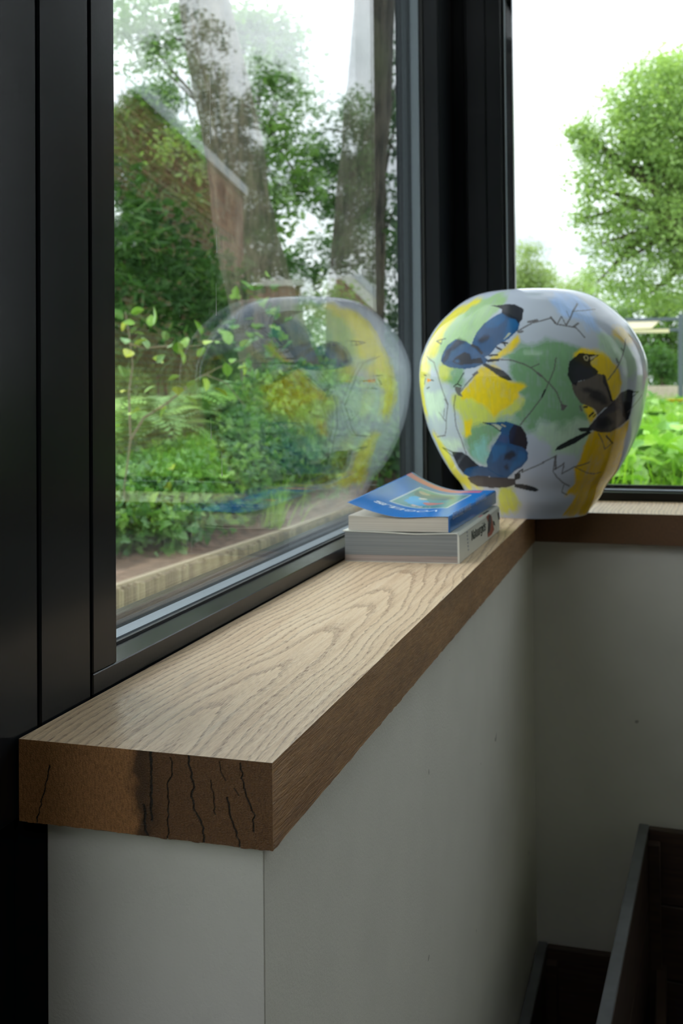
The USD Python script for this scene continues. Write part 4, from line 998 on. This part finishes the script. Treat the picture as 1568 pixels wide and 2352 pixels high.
r = np.random.default_rng(77)
for px, py, dd, lab in ((305, 1020, 5.6, 'leftmost feathery fern among the ivy, left window'), (368, 1005, 6.0, 'feathery fern second from the left among the ivy, left window'), (425, 985, 6.4, 'feathery fern behind the shrub, third from the left, left window'), (480, 985, 6.6, 'feathery fern nearest the leaning trunk, left window')):
    p = at(px, py, dd); t = thing('fern', lab, 'fern', loc=p, group=None)
    for i in range(11):
        obj('frond', frond(p, i * 0.571 + r.uniform(-.2, .2), r.uniform(0.42, 0.66), r), fem[r.integers(0, 3)], t)

# trees and hedges beyond, seen through the left window
tree('dark_conifer', 'large dark green conifer with drooping branches, left part of the left window',
     [px_blob(*b, 20, 2.6, 0.55, 0.5) for b in ((290, 400, 120), (300, 300, 90), (390, 340, 90), (350, 240, 60), (450, 420, 70), (400, 470, 110), (330, 560, 140), (440, 600, 110), (260, 640, 130), (380, 690, 130), (480, 700, 80), (470, 520, 80), (280, 760, 140), (420, 790, 130), (520, 800, 90))], 'cedar', seed=11, scale=0.85)
tree('tall_tree', 'tall airy broadleaf tree behind the leaning trunk, top of the left window',
     [px_blob(*b, 16, d, 0.8) for *b, d in ((310, 90, 80, .9), (390, 150, 70, .9), (295, 20, 80, 1.0), (380, 40, 80, 1.0), (590, 110, 70, 1.2), (560, 70, 50, .9), (655, 170, 55, 1.2), (620, 60, 40, .5), (560, 150, 80, 1), (640, 210, 80, 1.1), (600, 310, 85, 1.1), (660, 340, 50, .7), (640, 430, 60, 1), (600, 500, 60, .7), (660, 120, 40, .6), (530, 60, 40, .4), (440, 330, 80, .5), (430, 60, 60, .5), (690, 420, 25, .5))], 'oak', seed=12, trunk=[at(640, 1000, 16), at(600, 560, 16), at(560, 220, 16)], radii=[0.2, 0.16, 0.08])
tree('open_tree', 'open broadleaf tree with gaps of sky, right part of the left window',
     [px_blob(*b, 17, d, 0.8) for *b, d in ((770, 290, 70, .7), (735, 370, 45, .4), (800, 400, 60, .7), (880, 300, 80, .9), (930, 240, 60, .8), (930, 420, 70, .7), (890, 500, 60, .5), (860, 180, 40, .6), (760, 470, 25, .25), (940, 120, 40, .7))], 'dark', seed=13)
tree('round_tree', 'low dark tree between the two trunks in the left window',
     [px_blob(*b, 24, d, 0.7, .5) for *b, d in ((720, 590, 70, 1.2), (670, 640, 70, 1.5), (760, 660, 80, 1.5), (690, 730, 90, 1.4), (790, 560, 45, .7), (650, 600, 30, .6))], 'dark', seed=14)
tree('hedge_tree', 'dense dark shrubbery at the right edge of the left window',
     [px_blob(*b, 18, 1.7, 0.9, .5) for b in ((900, 620, 70), (930, 720, 90), (880, 780, 80), (940, 830, 90), (820, 800, 90), (960, 560, 60))], 'dark', seed=15)
tree('garden_hedge', 'mid green hedge closing the lawn behind the ivy bed, left window', [px_blob(*b, 30, 2.8, 0.9, .5) for b in ((560, 850, 75), (640, 830, 85), (740, 840, 85), (840, 860, 80), (480, 875, 65), (380, 885, 65), (300, 885, 65), (240, 880, 80), (920, 850, 90))], 'oak', seed=16, cat='hedge')
tree('woodland', 'dark belt of distant woodland along the horizon beyond the hedges', [px_blob(px, 850, 75, 55, 3.5, 0.9, 0.9) for px in range(-1900, 1000, 110)] + [px_blob(px, 850, 70, 62, 3.0, 0.9, 0.9) for px in range(1000, 3200, 120)], 'dark', seed=17, cat='trees', scale=1.9, branches=False)

# ------------------------------------------------------------------ the view through the back window
tree('great_oak', 'great spreading green tree filling the right side of the back window',
     [px_blob(*b, 21, d * 1.5, 0.8) for *b, d in ((1500, 230, 120, 1.3), (1420, 300, 90, 1.2), (1380, 380, 70, 1), (1560, 330, 140, 1.4), (1480, 400, 110, 1.2), (1400, 460, 70, .9), (1350, 330, 40, .8), (1345, 420, 35, .5), (1560, 160, 80, 1.2), (1470, 520, 90, 1.1), (1560, 520, 110, 1.2), (1380, 560, 50, .5), (1440, 610, 80, .7), (1540, 640, 80, .9), (1370, 645, 45, .8), (1480, 680, 70, 1), (1660, 300, 200, 1.3), (1680, 560, 160, 1.2), (1330, 300, 18, .5), (1335, 500, 22, .4))], 'light', seed=21,
     trunk=[at(1690, 900, 21), at(1670, 700, 21), at(1600, 430, 21)], radii=[0.5, 0.42, 0.25])
tree('birch', 'slender pale birch standing far off, left side of the back window', [px_blob(*b, 36, 3.0, 1.1) for b in ((1212, 585, 26), (1220, 630, 40), (1190, 650, 40), (1250, 655, 36), (1230, 700, 50), (1190, 720, 50))], 'birch', seed=22)
tree('garden_tree', 'pale green round tree behind the rim of the vase, back window', [px_blob(*b, 40, 2.2, 0.9) for b in ((1290, 680, 40), (1330, 670, 40), (1260, 720, 50), (1350, 720, 60), (1170, 760, 70), (1300, 780, 80))], 'birch', seed=23)
tree('meadow_hedge', 'tall green hedge behind the cream canopy, back window', [px_blob(*b, 30, 1.5, 0.9) for b in ((1400, 740, 70), (1480, 740, 70), (1560, 730, 80), (1420, 820, 70), (1500, 815, 70), (1580, 820, 80), (1660, 760, 100), (1330, 820, 80), (1230, 830, 80), (1150, 800, 90), (1750, 800, 120), (1850, 780, 120))], 'oak', seed=24, cat='hedge')
tree('dark_bush', 'dark bush at the foot of the hedge below the cream canopy, back window', [px_blob(*b, 26, 1.6, 0.8, .5) for b in ((1520, 835, 35), (1500, 820, 30), (1540, 850, 30))], 'dark', seed=25, cat='bush', branches=False)

# garden canopy: dark frame, cream cloth
gc = thing('garden_canopy', 'cream garden awning on a dark metal frame, right edge of the back window', 'awning')
CD = 15.0
fr_m = plain('canopy_frame_grey', (0.10, 0.13, 0.15), 0.5); cl_m = m_leaf('canopy_cream_cloth', [(0.72, 0.66, 0.54), (0.72, 0.66, 0.54)], 0.8, 0.4)
u_ = np.array([0, 0, 1.0])
A0, A1, B0, B1 = at(1380, 736, CD), at(1575, 732, CD), at(1380, 760, CD), at(1575, 757, CD)
obj('rail', beam(A0, A1, 0.05, 0.045), fr_m, gc); obj('rail', beam(B0, B1, 0.05, 0.045), fr_m, gc)
obj('post', beam(at(1563, 722, CD), at(1563, 1020, CD), 0.07, 0.07, (1, 0, 0)), fr_m, gc)
obj('post', beam(at(1372, 722, CD), at(1372, 1020, CD), 0.07, 0.07, (1, 0, 0)), fr_m, gc)
q0, q1, q2, q3 = at(1385, 738, CD), at(1515, 736, CD), at(1496, 753, CD - 0.2), at(1385, 756, CD - 0.2)
cv = np.array([q0, q1, q2, q3]); nn = np.cross(q1 - q0, q3 - q0); nn /= np.linalg.norm(nn)
obj('cloth', trimesh.convex.convex_hull(np.vstack([cv, cv + nn * 0.01])), cl_m, gc)
obj('valance', beam(at(1385, 762, CD - 0.2), at(1536, 760, CD - 0.2), 0.02, 0.05), cl_m, gc)

# gravel path and the lush plants nearest the back window
gpts = np.array([on(px, 876, 2, GROUND + 0.17) for px in (1300, 1800)])
M['gravel'] = m_ground('pale_gravel', [(0.3, (0.42, 0.34, 0.27)), (0.7, (0.62, 0.53, 0.44))], 30.0, 0.4)
ga, gb = at(1380, 884, 19.0), at(1800, 884, 19.0)
gm = beam(ga - (0, 0, 0.12), gb - (0, 0, 0.12), 1.7, 0.2)
tag(obj('gravel_path', gm, M['gravel']), 'pale gravel path across the meadow, back window', 'path', kind='structure')
r = np.random.default_rng(8)
n = 5200
pxs = r.uniform(1120, 2500, n); ds = 4.6 + 14.0 * r.uniform(0, 1, n) ** 1.3
Pm = CAM + ds[:, None] * (FW + RT * ((pxs - IW / 2) / FPX)[:, None]); Pm[:, 2] = GROUND + 0.012 * np.clip(ds - 9, 0, 26) - 0.01
Pm = Pm[Pm[:, 1] > 2.3]
mg = instancer('meadow_grass', None, [(tuft(22, 0.34, 0.006, 190 + i), G['grass']) for i in range(3)], Pm, r.uniform(0.6, 1.25, len(Pm)), 9, tilt=0.15)
tag(mg, 'tall meadow grass outside the back window', 'grass')
r = np.random.default_rng(18)
n = 3400
pxs = r.uniform(1150, 2300, n); ds = 4.7 + 8.5 * r.uniform(0, 1, n) ** 1.4
Pw = CAM + ds[:, None] * (FW + RT * ((pxs - IW / 2) / FPX)[:, None]); Pw[:, 2] = GROUND + 0.012 * np.clip(ds - 9, 0, 26) + r.uniform(0.06, 0.34, n) * (0.5 + meshkit.noise(Pw * 1.6, 6))
Pw = Pw[Pw[:, 1] > 2.4]
wd_ = instancer('meadow_weeds', None, [(spray('oval', 7, 0.105, 0.10, 260 + i, 0.8, 0.9), G['weed']) for i in range(4)], Pw, r.uniform(0.6, 1.3, len(Pw)), 19, tilt=0.35)
tag(wd_, 'leafy meadow weeds growing among the grass, back window', 'weeds')
lfm = [plain(f'meadow_leaf_{i}', c, 0.3) for i, c in enumerate([(0.16, 0.38, 0.03), (0.24, 0.50, 0.03), (0.10, 0.26, 0.05), (0.34, 0.55, 0.06)])]
plants = [(1425, 1085, 5.0, 'a'), (1470, 1070, 5.2, 'b'), (1520, 1060, 5.1, 'c'), (1560, 1085, 5.0, 'd'), (1600, 1060, 5.3, 'e'), (1440, 1040, 6.0, 'f'), (1500, 1030, 6.2, 'g'), (1555, 1030, 6.1, 'h'), (1480, 985, 7.4, 'i'), (1530, 980, 7.6, 'j'), (1580, 985, 7.5, 'k'), (1510, 950, 9.0, 'l'), (1555, 945, 9.2, 'm')]
first = None
for k, (px, py, d, _) in enumerate(plants):
    p = at(px, py, d); p[2] = GROUND + 0.012 * max(d - 9, 0)
    h = max(0.14, at(px, py - 60, d)[2] - p[2])
    if first is None or k < 3:
        t = thing('dock_plant', 'leafy green meadow plant with broad leaves, just outside the back window', 'plant', loc=p, group='broad-leaved plants in the meadow')
        rr = np.random.default_rng(300 + k)
        for i in range(13):
            a = i * 2.4 + rr.uniform(0, 0.5); hh = h * rr.uniform(0.45, 1.0); out_ = rr.uniform(0.05, 0.20)
            tip = p + np.array([math.cos(a) * out_, math.sin(a) * out_, hh])
            v, f = leaf_shape('oval', 1.0, rr); m = trimesh.Trimesh(v * rr.uniform(0.10, 0.19) * np.array((1.5, 1, 1)), f, process=False)
            Rz = trimesh.transformations.rotation_matrix(a - np.pi / 2, [0, 0, 1]) @ trimesh.transformations.rotation_matrix(rr.uniform(-0.5, 0.5), [1, 0, 0]); m.apply_transform(Rz); m.apply_translation(tip)
            obj('leaf', m, lfm[rr.integers(0, 4)], t)
            obj('stalk', tube([p + np.array([math.cos(a), math.sin(a), 0]) * 0.01, (p + tip) / 2 + (0, 0, 0.03), tip], 0.004, 5), lfm[0], t)
        first = first or t
    else:
        x = UsdGeom.Xform.Define(stage, path_of('dock_plant'))
        x.AddTranslateOp().Set(Gf.Vec3d(*map(float, p))); x.AddRotateZOp().Set(float(k * 67)); x.AddScaleOp().Set(Gf.Vec3f(float(0.8 + 0.1 * (k % 4))))
        holder = '/World/' + ('dock_plant' if k % 3 == 0 else f'dock_plant_{k % 3:03d}')
        for ch in stage.GetPrimAtPath(holder).GetChildren():
            c = stage.DefinePrim(x.GetPath().AppendChild(ch.GetName())); c.GetReferences().AddInternalReference(ch.GetPath())
        tag(x, 'leafy green meadow plant with broad leaves, just outside the back window', 'plant', 'broad-leaved plants in the meadow')
yel = plain('buttercup_yellow', (0.85, 0.55, 0.02), 0.4)
for px, py, d, lab in ((1543, 924, 8.0, 'larger yellow meadow flower outside the back window'), (1561, 924, 8.3, 'smaller yellow meadow flower at the right edge of the back window')):
    p = at(px, py, d); t = thing('yellow_flower', lab, 'flower', loc=(p[0], p[1], GROUND))
    obj('stalk', tube([(p[0], p[1], GROUND), p], 0.003, 5), lfm[0], t)
    for i in range(6):
        v, f = leaf_shape('oval', 0.055, np.random.default_rng(i)); m = trimesh.Trimesh(v * (1.6, 1, 1), f, process=False)
        m.apply_transform(trimesh.transformations.rotation_matrix(i * np.pi / 3, [0, 0, 1]) @ trimesh.transformations.rotation_matrix(0.6, [1, 0, 0])); m.apply_translation(p)
        obj('petal', m, yel, t)

# ------------------------------------------------------------------ what stands to the right of the house and shows as a reflection in the left pane
XM = XF - 0.0335


def mir(p):
    q = np.array(p, float); q[..., 0] = 2 * XM - q[..., 0]; return q


# red brick wing with a zinc roof edge
wA, wB = mir(at(205, 80, 10.2)), mir(at(560, 432, 18.0)); wA[2] = wB[2] = wB[2]
zt = wB[2]; wd = (wB - wA); wl = np.linalg.norm(wd); wd /= wl; wn = np.array([wd[1], -wd[0], 0])
if np.dot(wn, CAM - wA) < 0: wn = -wn
bw = thing('brick_wing', 'brick house wing with a grey metal roof edge, reflected in the left pane', 'building')
def wbeam(s0, s1, z0, z1, d0, d1):
    P = [wA + wd * s + wn * d for s in (s0, s1) for d in (d0, d1)]
    return trimesh.convex.convex_hull(np.array([[p[0], p[1], zz] for p in P for zz in (z0, z1)]))
obj('wall', wbeam(0, wl, GROUND - 0.2, zt - 0.12, -0.30, -0.012), M['brick'], bw)
obj('roof_edge', wbeam(-0.2, wl + 0.06, zt - 0.13, zt + 0.02, -0.36, 0.06), M['alu'], bw)
bcol = [plain(f'brick_{i}', c, 0.9) for i, c in enumerate([(0.44, 0.19, 0.115), (0.52, 0.26, 0.165), (0.36, 0.16, 0.10), (0.48, 0.30, 0.21)])]
course, k = 0.0775, 0
for row in range(10):
    z1 = zt - 0.14 - row * course
    for c in range(30):
        s = (c + 0.5 * (row % 2)) * 0.235
        if s + 0.215 > wl: continue
        obj('brick', wbeam(s, s + 0.215, z1 - 0.062, z1, -0.02, rng.uniform(-0.001, 0.003)), bcol[rng.integers(0, 4)], bw)
# low brick outbuilding with pale coping and a gable
ob = thing('brick_outbuilding', 'low brick outbuilding with a white bargeboard gable, seen reflected above the vase reflection', 'building')
def panel(pix, depth, thick, nm, mat):
    P = np.array([mir(at(px, py, depth)) for px, py in pix]); away = P.mean(0) - mir(CAM); away[2] = 0; away /= np.linalg.norm(away)
    obj(nm, trimesh.convex.convex_hull(np.vstack([P, P + away * thick])), mat, ob)
panel([(552, 654), (692, 654), (692, 960), (552, 960)], 24.0, 3.0, 'wall', M['brick'])
panel([(590, 642), (700, 642), (700, 656), (590, 656)], 23.9, 0.4, 'coping', M['white'])
panel([(772, 640), (785, 640), (960, 802), (960, 960), (772, 960)], 22.0, 4.0, 'gable_wall', M['brick'])
panel([(778, 634), (808, 634), (980, 800), (980, 830)], 21.9, 0.25, 'bargeboard', M['white'])
panel([(808, 632), (830, 632), (1000, 796), (980, 800)], 22.0, 4.0, 'roof', M['alu'])


def mb(px, py, rp, depth, dens=1.4, squash=0.9, unit=0.5):
    return px_blob(px, py, rp, depth, dens, squash, unit, mir)


tree('broadleaf_tree', 'tall dark green tree behind the brick wing, reflected in the left pane', [mb(*b, 32, d) for *b, d in ((400, 130, 65, 1.2), (450, 200, 75, 2), (350, 200, 65, 1.2), (505, 290, 75, 2.6), (540, 370, 70, 2.8), (560, 460, 80, 2.8), (590, 560, 90, 2.8), (480, 90, 50, 1.0), (440, 40, 40, .6))], 'dark', seed=34)
tree('boundary_tree', 'broad dark boundary tree, reflected between the two trunks in the left pane', [mb(*b, 31, d) for *b, d in ((640, 240, 80, 2.2), (700, 320, 90, 2.5), (650, 400, 90, 2.8), (740, 420, 80, 2.8), (800, 330, 80, 2.5), (850, 270, 70, 1.8), (830, 430, 90, 2.8), (720, 540, 110, 2.8), (640, 570, 90, 2.8), (840, 560, 100, 2.8), (900, 400, 90, 2), (610, 170, 45, 1.2))], 'dark', seed=35)
tree('garden_bush', 'green bush between the two brick walls, seen reflected in the left pane', [mb(*b, 20) for b in ((745, 690, 45), (720, 720, 40), (770, 720, 40), (740, 780, 60))], 'light', seed=31, cat='bush', branches=False)
tree('shade_tree', 'big dark leafy tree in front of the brick wing, seen reflected in the left pane', [mb(*b, 9.5, 1.3) for b in ((290, 540, 90), (190, 480, 120), (390, 590, 90), (300, 680, 140), (430, 680, 110), (150, 620, 160), (500, 730, 90))], 'dark', seed=32, branches=False, trunk=[mir(at(120, 1000, 9.5)), mir(at(130, 700, 9.5)), mir(at(150, 560, 9.5))], radii=[0.12, 0.1, 0.05])
tree('border_shrub', 'mixed shrubs lining the right side of the garden, seen reflected in the left pane', [mb(*b, 18) for b in ((560, 780, 80), (640, 790, 80), (820, 800, 80), (900, 800, 90), (480, 820, 90))], 'oak', seed=33, cat='bush', branches=False)
